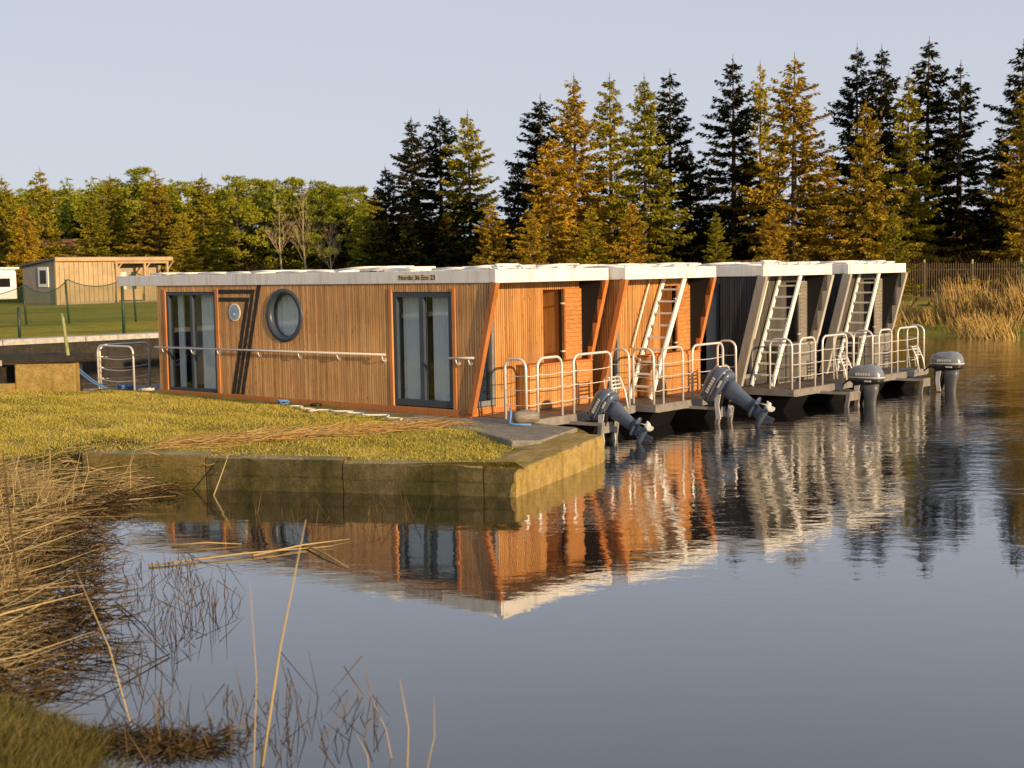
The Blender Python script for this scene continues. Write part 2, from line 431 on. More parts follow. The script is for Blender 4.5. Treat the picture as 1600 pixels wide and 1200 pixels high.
def ribbons(P, Q, w, bend=None):
    """flat-ish three-sided stems from P to Q (n,3) with half widths w (n,), one bend point; returns V,F(tri)"""
    n = len(P); D = Q - P; L = np.linalg.norm(D, axis=1, keepdims=True) + 1e-9; D = D / L
    X = np.cross(D, rng.normal(size=(n, 3))); X /= np.linalg.norm(X, axis=1, keepdims=True) + 1e-9
    Y = np.cross(D, X)
    Mid = (P + Q) / 2 + (bend if bend is not None else 0)
    rings = []
    for C, k in ((P, 1.0), (Mid, 0.8), (Q, 0.25)):
        for a in (0, 2.094, 4.189):
            rings.append(C + (X * math.cos(a) + Y * math.sin(a)) * (w * k)[:, None])
    V = np.stack(rings, 1).reshape(-1, 3)
    f = []
    for s0 in (0, 3):
        for k in range(3):
            a, b, c, d = s0 + k, s0 + (k + 1) % 3, s0 + 3 + (k + 1) % 3, s0 + 3 + k
            f += [(a, b, c), (a, c, d)]
    F = (np.arange(n)[:, None, None] * 9 + np.array(f)[None]).reshape(-1, 3)
    return V, F

def blade_tris(P, h, w, lean):
    n = len(P); a = rng.uniform(0, 2 * np.pi, n)
    X = np.stack([np.cos(a), np.sin(a), np.zeros(n)], 1) * w[:, None]
    T = P + np.stack([lean[:, 0], lean[:, 1], h], 1)
    V = np.stack([P - X, P + X, T], 1).reshape(-1, 3)
    return V, np.arange(3 * n).reshape(-1, 3)

def in_poly(pts, poly):
    x, y = pts[:, 0], pts[:, 1]; r = np.zeros(len(pts), bool); n = len(poly)
    for i in range(n):
        x0, y0 = poly[i]; x1, y1 = poly[(i + 1) % n]
        c = ((y0 > y) != (y1 > y)) & (x < (x1 - x0) * (y - y0) / (y1 - y0 + 1e-12) + x0); r ^= c
    return r
def seg_dist(pts, line):
    d = np.full(len(pts), 1e9)
    for (ax, ay), (bx, by) in zip(line[:-1], line[1:]):
        a = np.array([ax, ay]); ab = np.array([bx - ax, by - ay]); tt = np.clip(((pts - a) @ ab) / (ab @ ab), 0, 1)
        d = np.minimum(d, np.linalg.norm(pts - a - tt[:, None] * ab, axis=1))
    return d
def smooth(x): x = np.clip(x, 0, 1); return x * x * (3 - 2 * x)
def vnoise(p, s, seed=0):
    q = p * s + seed * 17.3
    return (np.sin(q[:, 0] * 1.7 + 1.3 * np.sin(q[:, 1] * 1.1 + seed)) + np.sin(q[:, 1] * 2.3 + 1.7 * np.sin(q[:, 0] * 0.9)) + 0.5 * np.sin(q[:, 0] * 4.1 + q[:, 1] * 3.7)) / 2.5
def densify(poly, step):
    o = []
    for (a, b), (c, d) in zip(poly, poly[1:] + poly[:1]):
        k = max(1, int(math.hypot(c - a, d - b) / step(a, b) if callable(step) else math.hypot(c - a, d - b) / step))
        o += [(a + (c - a) * i / k, b + (d - b) * i / k) for i in range(k)]
    return o
def sheet(name, poly, inner, zf, mat):
    n = len(poly); pts = [Vector(p) for p in poly] + [Vector((float(x), float(y))) for x, y in inner]
    r = delaunay_2d_cdt(pts, [], [list(range(n))], 1, 1e-4)
    P = np.array([(p.x, p.y) for p in r[0]]); z = zf(P)
    me = bpy.data.meshes.new(name); me.from_pydata([(x, y, zz) for (x, y), zz in zip(P, z)], [], [tuple(f) for f in r[2]])
    me.polygons.foreach_set('use_smooth', [True] * len(me.polygons)); me.materials.append(MAT[mat]); me.update()
    for pl in me.polygons:
        if pl.normal.z < 0: me.flip_normals()
        break
    return tag(link(name, me), kind='structure')

# ------------------------------------------------------------------ water
wm = MB().add([(-600, -200, 0), (600, -200, 0), (600, 600, 0), (-600, 600, 0)], [(0, 1, 2, 3)])
tag(wm.build('water', 'water'), kind='structure')

# ------------------------------------------------------------------ near land: bank, and the grassed quay
def bp(n_, t_, P=P1): q = P + NV * n_ + TV * t_; return (q.x, q.y)
SHORE = [(60, -8), (24, 1.0), (10, 3.6), (3, 5.0), (0, 6.4), (-1.6, 7.5), (-2.55, 8.2), (-2.45, 8.7), (-3.3, 9.4), (-3.55, 9.6), (-3.6, 9.85), (-3.78, 10.2), (-3.85, 10.7), (-4.0, 11.2), (-4.2, 11.7), (-4.35, 12.3), (-4.75, 13.1), (-4.95, 14.3), (-5.25, 15.3), (-5.55, 16.4), (-5.6, 17.4), (-5.5, 18.3), (-5.15, 18.85), (-5.2, 19.2)]
QC = (0.03, 18.06); QE = (1.41, 21.25); QL = (-6.18, 19.62)
PIER_END = (-9.2, 28.9)
NEAR = SHORE + [QL]
near_poly = [(60, -60), ] + SHORE + [(-5.3, 19.4), QC, QE, (1.02, 22.45), bp(0.05, -0.62), bp(-0.6, -0.16), bp(-9.6, -0.16), bp(-10.4, -0.9), PIER_END, (-13, 29.1), (-34, 32), (-80, 40), (-80, -60)]
NQ = [(-5.3, 19.4), QC, QE, (1.02, 22.45), bp(0.05, -0.62)]
def near_z(P):
    d = seg_dist(P, SHORE)
    z = -0.04 + 0.20 * smooth(d / 0.9) + 0.26 * smooth((d - .3) / 3.0) + 0.10 * smooth((d - 2) / 5)
    z += 1.0 * smooth((8.2 - P[:, 1]) / 7.0) * smooth(d / 5)
    z += 0.035 * vnoise(P, 1.3) * smooth(d / 0.8)
    # the quay is filled level behind its wall
    dq = seg_dist(P, [(-6.4, 20.1), (-5.3, 19.4), QC, QE])
    wy = QL[1] + (QC[1] - QL[1]) / (QC[0] - QL[0]) * (P[:, 0] - QL[0]); rel = smooth((P[:, 0] + 8.0) / 1.6) * smooth((P[:, 1] - wy + .05) / .30)
    u = np.clip((P[:, 0] - QL[0]) / (QC[0] - QL[0]), 0, 1)
    zq = 0.455 - 0.15 * u + 0.10 * smooth((P[:, 1] - 19) / 4) * (0.35 + 0.65 * u) + 0.025 * vnoise(P, 1.1, 2) + 0.05 * smooth(dq / 0.8) - 0.03
    z = z * (1 - rel) + zq * rel
    z += 0.10 * smooth((-7 - P[:, 0]) / 3) * smooth((P[:, 1] - 20) / 4)
    return z
npl = densify(near_poly, lambda a, b: 0.35 if (-13 < a < 4 and 5 < b < 33) else 6)
gx, gy = np.meshgrid(np.arange(-12, 2.5, 0.22), np.arange(5, 31, 0.22)); inn = np.stack([gx.ravel(), gy.ravel()], 1) + rng.uniform(-0.07, 0.07, (gx.size, 2))
gx, gy = np.meshgrid(np.arange(-78, 58, 3.0), np.arange(-58, 42, 3.0)); far_ = np.stack([gx.ravel(), gy.ravel()], 1)
inn = np.vstack([inn, far_[~((far_[:, 0] > -13) & (far_[:, 0] < 3) & (far_[:, 1] > 4.5) & (far_[:, 1] < 31.5))]])
inn = inn[in_poly(inn, near_poly)]; inn = inn[seg_dist(inn, near_poly + near_poly[:1]) > 0.08]
def quay_tufts():
    n = 2600; u = rng.uniform(0.02, .99, n); u = u[rng.random(n) < .45 + .6 * np.sin(u * 47) * np.sin(u * 19)]; n = len(u); o_ = rng.uniform(-.34, -.02, n)
    P = np.stack([QL[0] + (QC[0] - QL[0]) * u + qn.x * o_, QL[1] + (QC[1] - QL[1]) * u + qn.y * o_, .492 - .125 * u], 1); h = rng.uniform(.01, .06, n)
    V, F = blade_tris(P, h, rng.uniform(.003, .007, n), np.stack([rng.normal(0, .03, n), rng.normal(-.03, .03, n)], 1))
    tag(link('edge_tufts', np_mesh('edge_tufts', V, F, 'grass_blades')), 'thin grass creeping over the quay edge', 'grass', kind='stuff')
near = sheet('near_bank_ground', npl, inn, near_z, 'turf')
near.data.materials.append(MAT['marsh'])
for pl in near.data.polygons:
    c = pl.center
    if seg_dist(np.array([[c.x, c.y]]), SHORE)[0] < (2.2 if c.y > 9.7 else 0.35) and not (c.y > 19.5 and c.x > -5.6): pl.material_index = 1

# quay walls: concrete panels, each its own piece
quay = thing('concrete_quay', 'mossy concrete quay wall of cast panels around the grassed point', 'quay wall')
def qp(u): return Vector((QL[0] + (QC[0] - QL[0]) * u, QL[1] + (QC[1] - QL[1]) * u, 0))
qdir = (qp(1) - qp(0)).normalized(); qn = Vector((qdir.y, -qdir.x, 0))
cuts = [0.0, 0.30, 0.62, 0.93, 1.0]
for i, (a, b) in enumerate(zip(cuts[:-1], cuts[1:])):
    A = qp(a + 0.0012); B = qp(b - 0.0012); off = [0.012, 0.0, 0.008, -0.015][i]
    bm = bmesh.new(); L = (B - A).length; nx = max(4, int(L / 0.12)); rings = []
    topz = [0.49, 0.45, 0.41, 0.37][i]
    prof = [(-0.5, -0.25), (-0.02, -0.25), (0.0, 0.02), (0.0, topz * 0.42), (0.012 if i > 0 else 0.0, topz * 0.50), (0.014, topz - 0.02), (0.0, topz), (-0.14, topz + 0.01), (-0.30, topz + 0.012), (-0.5, topz - 0.05)]
    vs = []
    for k in range(nx + 1):
        q = A + (B - A) * (k / nx); row = []
        for j, (o_, z_) in enumerate(prof):
            uu = (a + (b - a) * k / nx) * 6.4; jx = (.5 if i < 2 else 1) * (.005 * math.sin(uu * 5.1 + j * 1.7 + 2 * math.sin(uu * 2.3)) + random.gauss(0, .0035)) if 1 < j < 8 else 0; jz = (.5 if i < 2 else 1) * (.004 * math.sin(uu * 7.3 + j) + random.gauss(0, .003)) if 3 < j < 8 else 0
            q2 = q + qn * (o_ + off + jx); row.append(bm.verts.new((q2.x, q2.y, z_ + jz)))
        vs.append(row)
    for k in range(nx):
        for j in range(len(prof) - 1): bm.faces.new((vs[k][j], vs[k][j + 1], vs[k + 1][j + 1], vs[k + 1][j]))
    bm.faces.new(vs[0][::-1]); bm.faces.new(vs[-1])
    bmesh.ops.recalc_face_normals(bm, faces=bm.faces)
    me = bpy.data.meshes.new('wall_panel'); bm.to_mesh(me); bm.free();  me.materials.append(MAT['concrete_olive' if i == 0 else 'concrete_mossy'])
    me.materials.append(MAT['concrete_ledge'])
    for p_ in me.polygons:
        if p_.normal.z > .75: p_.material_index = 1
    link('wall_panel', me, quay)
quay_tufts()
# end block of the quay, facing the open water
C0 = Vector((QC[0], QC[1], 0)); C1 = Vector((QE[0], QE[1], 0)); ed = (C1 - C0).normalized(); en = Vector((ed.y, -ed.x, 0))
bm = bmesh.new(); rows = []; nx = 30
for k in range(nx + 1):
    f = k / nx; q = C0 + (C1 - C0) * f; zt = 0.345 + 0.075 * f; row = []
    for j, (o_, z_) in enumerate([(-0.85, -0.25), (0.0, -0.25), (0.0, zt * 0.45), (0.0, zt - 0.025), (-0.03, zt), (-0.3, zt + 0.012), (-0.60, zt + 0.015), (-0.85, zt - 0.03)]):
        jx = random.gauss(0, 0.006) if 1 < j < 6 else 0
        q2 = q + en * (o_ + jx); row.append(bm.verts.new((q2.x, q2.y, z_ + (random.gauss(0, 0.005) if 3 < j else 0))))
    rows.append(row)
for k in range(nx):
    for j in range(7): bm.faces.new((rows[k][j], rows[k][j + 1], rows[k + 1][j + 1], rows[k + 1][j]))
bm.faces.new(rows[0][::-1]); bm.faces.new(rows[-1]); bmesh.ops.recalc_face_normals(bm, faces=bm.faces)
me = bpy.data.meshes.new('end_block'); bm.to_mesh(me); bm.free(); me.materials.append(MAT['concrete_ochre']); link('end_block', me, quay)

# old concrete landing pad between grass and boat
pad = [bp(2.0, -0.40), bp(0.62, -0.10), bp(-0.3, -0.2), bp(-2.4, -0.2), bp(-4.3, -0.2), bp(-4.35, -0.66), bp(-2.85, -0.90), bp(-0.96, -1.22), bp(0.13, -1.44), bp(0.73, -1.50), bp(2.15, -2.25), bp(2.5, -2.0)]
tag(MB().prism(pad, -0.3, lambda x, y: 0.455).build('landing_slab', 'concrete_grey', bevel=0.02), 'worn grey concrete slab beside the nearest houseboat', 'slab')
# weathered planks along the hull
wk = thing('plank_walkway', 'narrow weathered plank walkway at the foot of the nearest houseboat', 'walkway', (P1.x, P1.y, 0), BANG)
for i in range(5):
    a = -9.3 + i * 1.02; MB().box(a, a + 1.0, -0.62, -0.36, 0.42, 0.475 + random.uniform(-.006, .006)).build('plank', 'weathered', wk)
    MB().box(a + .1, a + 1.1, -0.35, -0.12, 0.42, 0.475 + random.uniform(-.006, .006)).build('plank', 'weathered', wk)

# pier on the left with a slab on top
PD = Vector((-1.0, 0.06)).normalized()
pier = thing('concrete_pier', 'low ochre concrete pier with a thin dark slab on top, left edge', 'pier', (PIER_END[0], PIER_END[1], 0), math.atan2(PD.y, PD.x))
MB().box(0.0, 1.3, -0.30, 0.0, 0.0, 1.20).build('pier_wall', 'concrete_ochre', pier, bevel=0.03)
MB().box(1.3, 9.0, -0.06, 0.22, 0.0, 0.80).build('lower_wall', 'concrete_ochre', pier, bevel=0.03)
MB().box(0.25, 9, -1.1, -0.33, 0.1, 1.12).build('pier_core', 'concrete_dark', pier)
MB().box(-0.02, 9.0, -1.2, 0.12, 1.24, 1.36).build('top_slab', 'concrete_dark', pier, bevel=0.015)
MB().box(1.5, 9.0, 0.125, 0.16, 1.17, 1.29).build('pale_beam', 'concrete_pale', pier, bevel=0.01)
for i, (lbl, mat, x) in enumerate([('blue upturned canoe end under the pier slab', 'canoe_blue', 2.15), ('white upturned canoe end under the pier slab at the frame edge', 'cloth_white', 3.3)]):
    rings = []
    for k in range(9):
        f = k / 8; rr = 0.26 * math.sin(math.pi * (0.08 + 0.84 * f)) ** 0.7
        rings.append([(-0.55 + 1.1 * f + 0.02, 0.24 * (rr / 0.26) * math.cos(a), rr * 0.75 * math.sin(a)) for a in np.linspace(0, 2 * math.pi, 14, endpoint=False)])
    o = MB().loft(rings).build('upturned_canoe', mat)
    q = Vector((PIER_END[0], PIER_END[1], 0)) + Vector((PD.x, PD.y, 0)) * x + Vector((PD.y, -PD.x, 0)) * -0.30
    o.location = (q.x, q.y, 0.92); o.rotation_euler = (0, 0.25, math.atan2(PD.y, PD.x)); tag(o, lbl, 'canoe', 'canoes under the pier')

# ------------------------------------------------------------------ far land
FSH = [(-90, -22), (-60, 3.2), (-16.28, 43.8), (-12.18, 47.6), (-2, 57.1), (4, 61.0), (10, 62.5), (15.5, 60), (17.7, 55.8), (19.7, 53), (25, 46), (36, 34), (60, 20), (120, 8)]
far_poly = FSH + [(700, -30), (700, 700), (-700, 700), (-700, -22)]
def far_z(P):
    dl = seg_dist(P, FSH[:5]); dr = seg_dist(P, FSH[4:])
    nat = -0.1 + 0.55 * smooth(dr / 3.5) + 0.6 * smooth((dr - 3) / 9)
    wl = smooth((P[:, 0] - (-1.0)) / 4.0)
    z = (0.97 + 0.03 * vnoise(P, .15)) * (1 - wl) + nat * wl + 0.04 * vnoise(P, 0.5, 3) * wl
    z = z + 0.5 * smooth((np.hypot(P[:, 0], P[:, 1]) - 110) / 120)
    return z
fpl = densify(far_poly, lambda a, b: 1.0 if (-40 < a < 45 and b < 70) else 20)
gx, gy = np.meshgrid(np.arange(-45, 50, 1.6), np.arange(22, 125, 1.6)); i1 = np.stack([gx.ravel(), gy.ravel()], 1) + rng.uniform(-.3, .3, (gx.size, 2))
gx, gy = np.meshgrid(np.arange(-690, 690, 30.0), np.arange(-10, 690, 30.0)); i2 = np.stack([gx.ravel(), gy.ravel()], 1)
i2 = i2[~((abs(i2[:, 0]) < 52) & (i2[:, 1] < 128))]
fin = np.vstack([i1, i2]); fin = fin[in_poly(fin, far_poly)]; fin = fin[seg_dist(fin, far_poly + far_poly[:1]) > 0.4]
sheet('far_ground', fpl, fin, far_z, 'far_turf')
def fz(x, y): return float(far_z(np.array([[x, y]]))[0])

# harbour wall opposite, with pale coping slabs
hw = thing('harbour_wall', 'dark harbour wall with pale coping across the slip at left', 'harbour wall')
for (a, b) in [(FSH[1], FSH[2]), (FSH[2], FSH[3]), (FSH[3], FSH[4])]:
    A = Vector((*a, 0)); B = Vector((*b, 0)); d = (B - A).normalized(); nn = Vector((d.y, -d.x, 0))
    A2, B2 = A, B
    poly = [A2 + nn * 0.1, B2 + nn * 0.1, B2 - nn * 0.5, A2 - nn * 0.5]
    MB().prism([(p.x, p.y) for p in poly], -0.3, 0.88).build('wall_face', 'concrete_dark', hw)
    L = (B - A).length; k = max(1, int(L / 2.4))
    for i in range(k):
        p = A + d * (L * i / k + 0.012); q = A + d * (L * (i + 1) / k - 0.012)
        poly = [p + nn * 0.22, q + nn * 0.22, q - nn * 0.55, p - nn * 0.55]
        MB().prism([(c.x, c.y) for c in poly], 0.885, 1.055 + random.uniform(-.008, .008)).build('coping_slab', 'concrete_pale', hw)

# ------------------------------------------------------------------ houseboats
def clip_u(poly, u0, u1):
    for s_, lim in ((1, u0), (-1, u1)):
        o = []
        for (a, b), (c, d) in zip(poly, poly[1:] + poly[:1]):
            ia, ic = s_ * a >= s_ * lim, s_ * c >= s_ * lim
            if ia: o.append((a, b))
            if ia != ic: k = (lim - a) / (c - a); o.append((lim, b + (d - b) * k))
        poly = o
        if len(poly) < 3: return []
    return poly

def slat_wall(parent, name, mapf, u0, u1, z0, z1, opens, mat, single, zmin=None, pitch=0.058, gap=0.013, thick=0.022, backmat='inside_dark'):
    """mapf(u, v, z) -> boat frame, v outward. opens: ('r',u0,u1,z0,z1) or ('c',u,z,r)"""
    back = MB(); joined = MB(); n = int(round((u1 - u0) / pitch)); pitch = (u1 - u0) / n; cache = {}
    pieces = []
    for i in range(n):
        a = u0 + i * pitch; b = a + pitch; c = (a + b) / 2
        lo = max(z0, zmin(c)) if zmin else z0
        iv = [(lo, z1)]
        for o in opens:
            if o[0] == 'r':
                if o[1] < c < o[2]: h0, h1 = o[3], o[4]
                else: continue
            else:
                if abs(c - o[1]) < o[3]: k = math.sqrt(o[3] ** 2 - (c - o[1]) ** 2); h0, h1 = o[2] - k, o[2] + k
                else: continue
            nv = []
            for (p, q) in iv:
                if h0 > p: nv.append((p, min(q, h0)))
                if h1 < q: nv.append((max(p, h1), q))
            iv = [x for x in nv if x[1] - x[0] > 0.01]
        for (p, q) in iv: pieces.append((a, b, p, q))
    def slab(mb, a, b, v0, v1, p, q):
        vs = [mapf(u, v, z) for z in (p, q) for v in (v0, v1) for u in (a, b)]
        mb.add(vs, [(0, 2, 3, 1), (4, 5, 7, 6), (0, 1, 5, 4), (2, 6, 7, 3), (0, 4, 6, 2), (1, 3, 7, 5)])
    for (a, b, p, q) in pieces: slab(back, a, b, -0.07, 0.0, p, q)
    wall = back.build(name, backmat, parent)
    for (a, b, p, q) in pieces:
        if single:
            s = MB(); slab(s, a + gap / 2, b - gap / 2, 0.001, thick + random.uniform(-.0015, .0015), p, q); s.build('slat', mat, wall)
        else: slab(joined, a + gap / 2, b - gap / 2, 0.001, thick + random.uniform(-.0015, .0015), p, q)
    if not single: joined.build('slat_cladding', mat, wall, kind='stuff')
    return wall, n, pitch

def window(parent, mapf, u0, u1, z0, z1, mat='anthracite', mull=(), bar=0.07, curtain=(), deep=0.10, proud=0.03):
    fr = MB()
    def bx(a, b, v0, v1, p, q):
        vs = [mapf(u, v, z) for z in (p, q) for v in (v0, v1) for u in (a, b)]
        return vs, [(0, 2, 3, 1), (4, 5, 7, 6), (0, 1, 5, 4), (2, 6, 7, 3), (0, 4, 6, 2), (1, 3, 7, 5)]
    for r in [(u0, u0 + bar, z0, z1), (u1 - bar, u1, z0, z1), (u0 + bar, u1 - bar, z1 - bar, z1), (u0 + bar, u1 - bar, z0, z0 + bar * 1.3)]:
        fr.add(*bx(r[0], r[1], -deep, proud - 0.02, r[2], r[3]))
    for mu in mull: fr.add(*bx(mu - bar * 0.6, mu + bar * 0.6, -deep + 0.02, proud - 0.025, z0 + bar * 1.3, z1 - bar))
    w = fr.build('window', mat, parent)
    edges = [u0 + bar] + [x for mu in mull for x in (mu - bar * .6, mu + bar * .6)] + [u1 - bar]
    for a, b in zip(edges[::2], edges[1::2]):
        MB().add(*bx(a, b, -deep + 0.035, -deep + 0.045, z0 + bar * 1.3, z1 - bar)).build('pane', 'glass', w)
    for (a, b) in curtain:
        k = 40; vs = []
        for z in (z0 + 0.04, z1 - 0.03):
            for i in range(k + 1):
                u = a + (b - a) * i / k; vs.append(mapf(u, -deep - 0.09 + 0.028 * math.sin(i * 1.35 + 0.6 * math.sin(i * .4)), z))
        w_ = MB().add(vs, [(i, i + 1, k + 2 + i, k + 1 + i) for i in range(k)], True).build('curtain', 'curtain', w)
    return w

def hoop(parent, a, b, h=1.04, r=0.024, rad=0.16, name='railing_hoop', mat='steel', wires=0):
    a = Vector(a); b = Vector(b); d = (b - a); L = d.length; d.normalize(); Z = Vector((0, 0, 1)); rad = min(rad, L * 0.45)
    pts = [a, a + Z * (h - rad)]
    for k in range(1, 6):
        an = math.pi / 2 * k / 6; pts.append(a + d * (rad - rad * math.cos(an)) + Z * (h - rad + rad * math.sin(an)))
    pts += [a + d * rad + Z * h, b - d * rad + Z * h]
    for k in range(1, 6):
        an = math.pi / 2 * k / 6; pts.append(b - d * rad + d * rad * math.sin(an) + Z * (h - rad + rad * math.cos(an)))
    pts += [b + Z * (h - rad), b]
    return MB().tube(pts, r, 8).build(name, mat, parent)
def sag(a, b, r, parent, mat, name, drop=0.03, n=10):
    a = Vector(a); b = Vector(b)
    pts = [a + (b - a) * (i / n) - Vector((0, 0, drop * 4 * (i / n) * (1 - i / n))) for i in range(n + 1)]
    return MB().tube(pts, r, 6).build(name, mat, parent)

def make_boat(label, nsh, t0, Wd, pal, near_detail, ladder=None, ndeck=0.65, bow=False):
    P = P1 + NV * nsh + TV * t0
    B = thing('houseboat', label, 'houseboat', (P.x, P.y, 0), BANG, 'houseboats moored side by side')
    side_m, stern_m, beam_m, base_m, board_m = pal
    # hulls
    for ta, tb in ((0.12, 0.95), (Wd - 0.95, Wd - 0.12)):
        m_ = MB(); m_.prism([(-12.0, 0.33), (-11.4, -0.3), (ndeck - .5, -0.3), (ndeck - .1, 0.33)], ta, tb, lambda x, y, z: (x, z, y)); m_.build('pontoon', 'dark_hull', B)
    # deck: rim and boards
    rim = MB().box(-12.1, ndeck, 0.0, 0.07, 0.31, 0.445).box(-12.1, ndeck, Wd - .07, Wd, 0.31, 0.445).box(ndeck - .07, ndeck + 0.003, 0.07, Wd - .07, 0.30, 0.448).box(-12.103, -12.03, 0.07, Wd - .07, 0.31, 0.448)
    rim.build('deck_rim', 'rim_grey', B)
    db = MB()
    k = int((ndeck + 0.55) / 0.125)
    for i in range(k): db.box(-0.58 + i * .125, -0.58 + i * .125 + .117, 0.07, Wd - .07, 0.40, 0.452 + random.uniform(-.002, .002))
    for i in range(18): db.box(-12.02 + i * .135, -12.02 + i * .135 + .127, 0.07, Wd - .07, 0.40, 0.452 + random.uniform(-.002, .002))
    db.build('deck_boards', 'deck_boards', B, kind='stuff')
    MB().box(-9.6, -0.58, 0.08, Wd - .08, 0.33, 0.5).build('floor', 'inside_dark', B)
    # walls
    def near_map(u, v, z): return (u, -v, z)
    def far_map(u, v, z): return (u, Wd + v, z)
    def stern_map(u, v, z): return (-0.6 + v, u, z)
    def bow_map(u, v, z): return (-9.57 - v, u, z)
    lean = lambda u: 0.5 + 2.3 * (u + 0.60) / 0.60 if u > -0.60 else 0
    if near_detail:
        op = [('r', -9.27, -7.60, 0.54, 2.66), ('r', -2.49, -1.02, 0.57, 2.64), ('c', -5.45, 2.19, 0.47)]
    else:
        op = [('r', -2.6, -1.05, 0.57, 2.64)]
    wall, n_, pt = slat_wall(B, 'side_wall', near_map, -9.57, -0.04, 0.56, 2.79, op, side_m[0 if near_detail else 1], near_detail, zmin=lean)
    slat_wall(B, 'far_side_wall', far_map, -9.57, -0.04, 0.5, 2.79, [], side_m[1], False, zmin=lean, pitch=0.116)
    slat_wall(B, 'bow_wall', bow_map, 0.0, Wd, 0.5, 2.79, [('r', 0.7, 2.4, 0.56, 2.6)], side_m[1], False, pitch=0.116)
    window(B, bow_map, 0.7, 2.4, 0.56, 2.6, mull=(1.55,), curtain=[(0.75, 1.1)])
    bt = MB().box(-9.62, -0.60, -0.034, -0.001, 0.43, 0.558); bt.build('base_board', base_m, B, bevel=0.006)
    MB().box(-0.6, -0.566, -0.034, Wd, 0.452, 0.56).build('base_board', base_m, B, bevel=0.006)
    # side windows
    if near_detail:
        window(B, near_map, -9.26, -7.61, 0.55, 2.65, mull=(-8.43,), curtain=[(-8.30, -7.68), (-9.10, -8.92)], bar=0.06)
        window(B, near_map, -2.48, -1.03, 0.58, 2.63, mull=(-1.78,), curtain=[(-2.40, -1.83), (-1.66, -1.08)], bar=0.085)
        for (u0, u1, z0, z1) in [(-9.36, -9.275, 0.56, 2.72), (-7.595, -7.50, 0.56, 2.72), (-2.575, -2.495, 0.56, 2.70), (-1.015, -0.935, 0.56, 2.70)]:
            MB().box(u0, u1, -0.036, -0.002, z0, z1).build('window_trim', 'beam_orange', B, bevel=0.004)
        # round window
        seg = 48; rg = MB(); rings = []
        for rr, v in ((0.465, -0.06), (0.53, 0.0), (0.535, 0.045), (0.44, 0.05), (0.425, -0.02), (0.425, -0.10)):
            rings.append([near_map(-5.45 + rr * math.cos(2 * math.pi * k / seg), v, 2.19 + rr * 0.98 * math.sin(2 * math.pi * k / seg)) for k in range(seg)])
        rw = rg.loft(rings, True, False).build('round_window', 'anthracite', B)
        disc = lambda r_, v: [near_map(-5.45 + r_ * math.cos(2 * math.pi * k / seg), v, 2.19 + r_ * 0.98 * math.sin(2 * math.pi * k / seg)) for k in range(seg)]
        MB().loft([disc(0.43, -0.075), disc(0.43, -0.065)], False).build('pane', 'glass', rw)
        MB().add([near_map(u, -0.16 - 0.015 * math.sin(u * 40), z) for z in (1.68, 2.72) for u in np.linspace(-5.95, -4.95, 41)], [(i, i + 1, 42 + i, 41 + i) for i in range(40)], True).build('blind', 'curtain', rw)
        # painted bands
        bands = [[(-6.25, 2.79), (-6.135, 2.79), (-6.755, 0.57), (-6.86, 0.57)],
                 [(-7.47, 2.70), (-6.32, 2.70), (-6.345, 2.615), (-7.47, 2.615)], [(-6.445, 2.612), (-6.348, 2.612), (-6.905, 0.57), (-7.01, 0.57)],
                 [(-7.47, 2.54), (-6.50, 2.54), (-6.525, 2.455), (-7.47, 2.455)], [(-6.635, 2.452), (-6.53, 2.452), (-7.04, 0.57), (-7.155, 0.57)]]
        for bd in bands:
            sm = MB()
            for i in range(n_):
                a = -9.57 + i * pt; q = clip_u(bd, a + 0.0065, a + pt - 0.0065)
                if len(q) >= 3: sm.prism(q, 0.020, 0.027, lambda x, y, z: near_map(x, z, y))
            sm.build('painted_band', 'stripe_paint', B)
        # round emblem
        def dsk(c, z, r_, v0, v1, sg=32): return [[near_map(c + r_ * math.cos(2 * math.pi * k / sg), v, z + r_ * math.sin(2 * math.pi * k / sg)) for k in range(sg)] for v in (v0, v1)]
        em = MB().loft(dsk(-6.97, 2.24, 0.18, 0.024, 0.034), False).build('round_emblem', 'white_paint', B)
        MB().loft(dsk(-6.97, 2.24, 0.155, 0.0341, 0.037), False).build('emblem_disc', 'emblem_grey', em)
        MB().loft(dsk(-6.985, 2.21, 0.085, 0.0371, 0.039), False).build('emblem_mark', 'emblem_blue', em)
        MB().loft(dsk(-6.97, 2.20, 0.030, 0.0391, 0.041), False).build('emblem_dot', 'white_paint', em)
        # hand rails
        for (a, b, br) in [(-9.62, -2.62, (-9.35, -8.35, -7.48, -6.2, -5.0, -3.9, -2.70)), (-1.06, -0.46, (-0.88, -0.58))]:
            hr = MB().tube([near_map(a, 0.10, 1.475), near_map(b, 0.10, 1.495)], 0.021, 8).build('hand_rail', 'steel', B)
            for u in br:
                MB().tube([near_map(u, 0.02, 1.38), near_map(u, 0.085, 1.385), near_map(u, 0.10, 1.46)], 0.013, 6).tube([near_map(u, 0.022, 1.38), near_map(u, 0.034, 1.38)], 0.04, 10).build('rail_bracket', 'steel', hr)
    else:
        window(B, near_map, -2.59, -1.06, 0.58, 2.63, mull=(-1.85,), curtain=[(-2.55, -2.3), (-1.5, -1.1)], bar=0.085)
    # stern wall: narrow window, cladding, recess, cupboard
    top = 2.79
    slat_wall(B, 'stern_wall', stern_map, 0.02, Wd - 0.02, 0.56, top, [('r', 0.06, 0.62, 0.60, 2.60), ('r', 2.03, 2.60, 1.24, 2.63)], stern_m, False)
    window(B, stern_map, 0.07, 0.61, 0.61, 2.59, 'alu_dark', bar=0.07, curtain=())
    rc = MB()
    for i in range(10): rc.box(-1.12, -1.10, 2.0 + i * .062, 2.0 + i * .062 + .054, 1.2, 2.66)
    rc.build('recess_back', side_m[1], B)
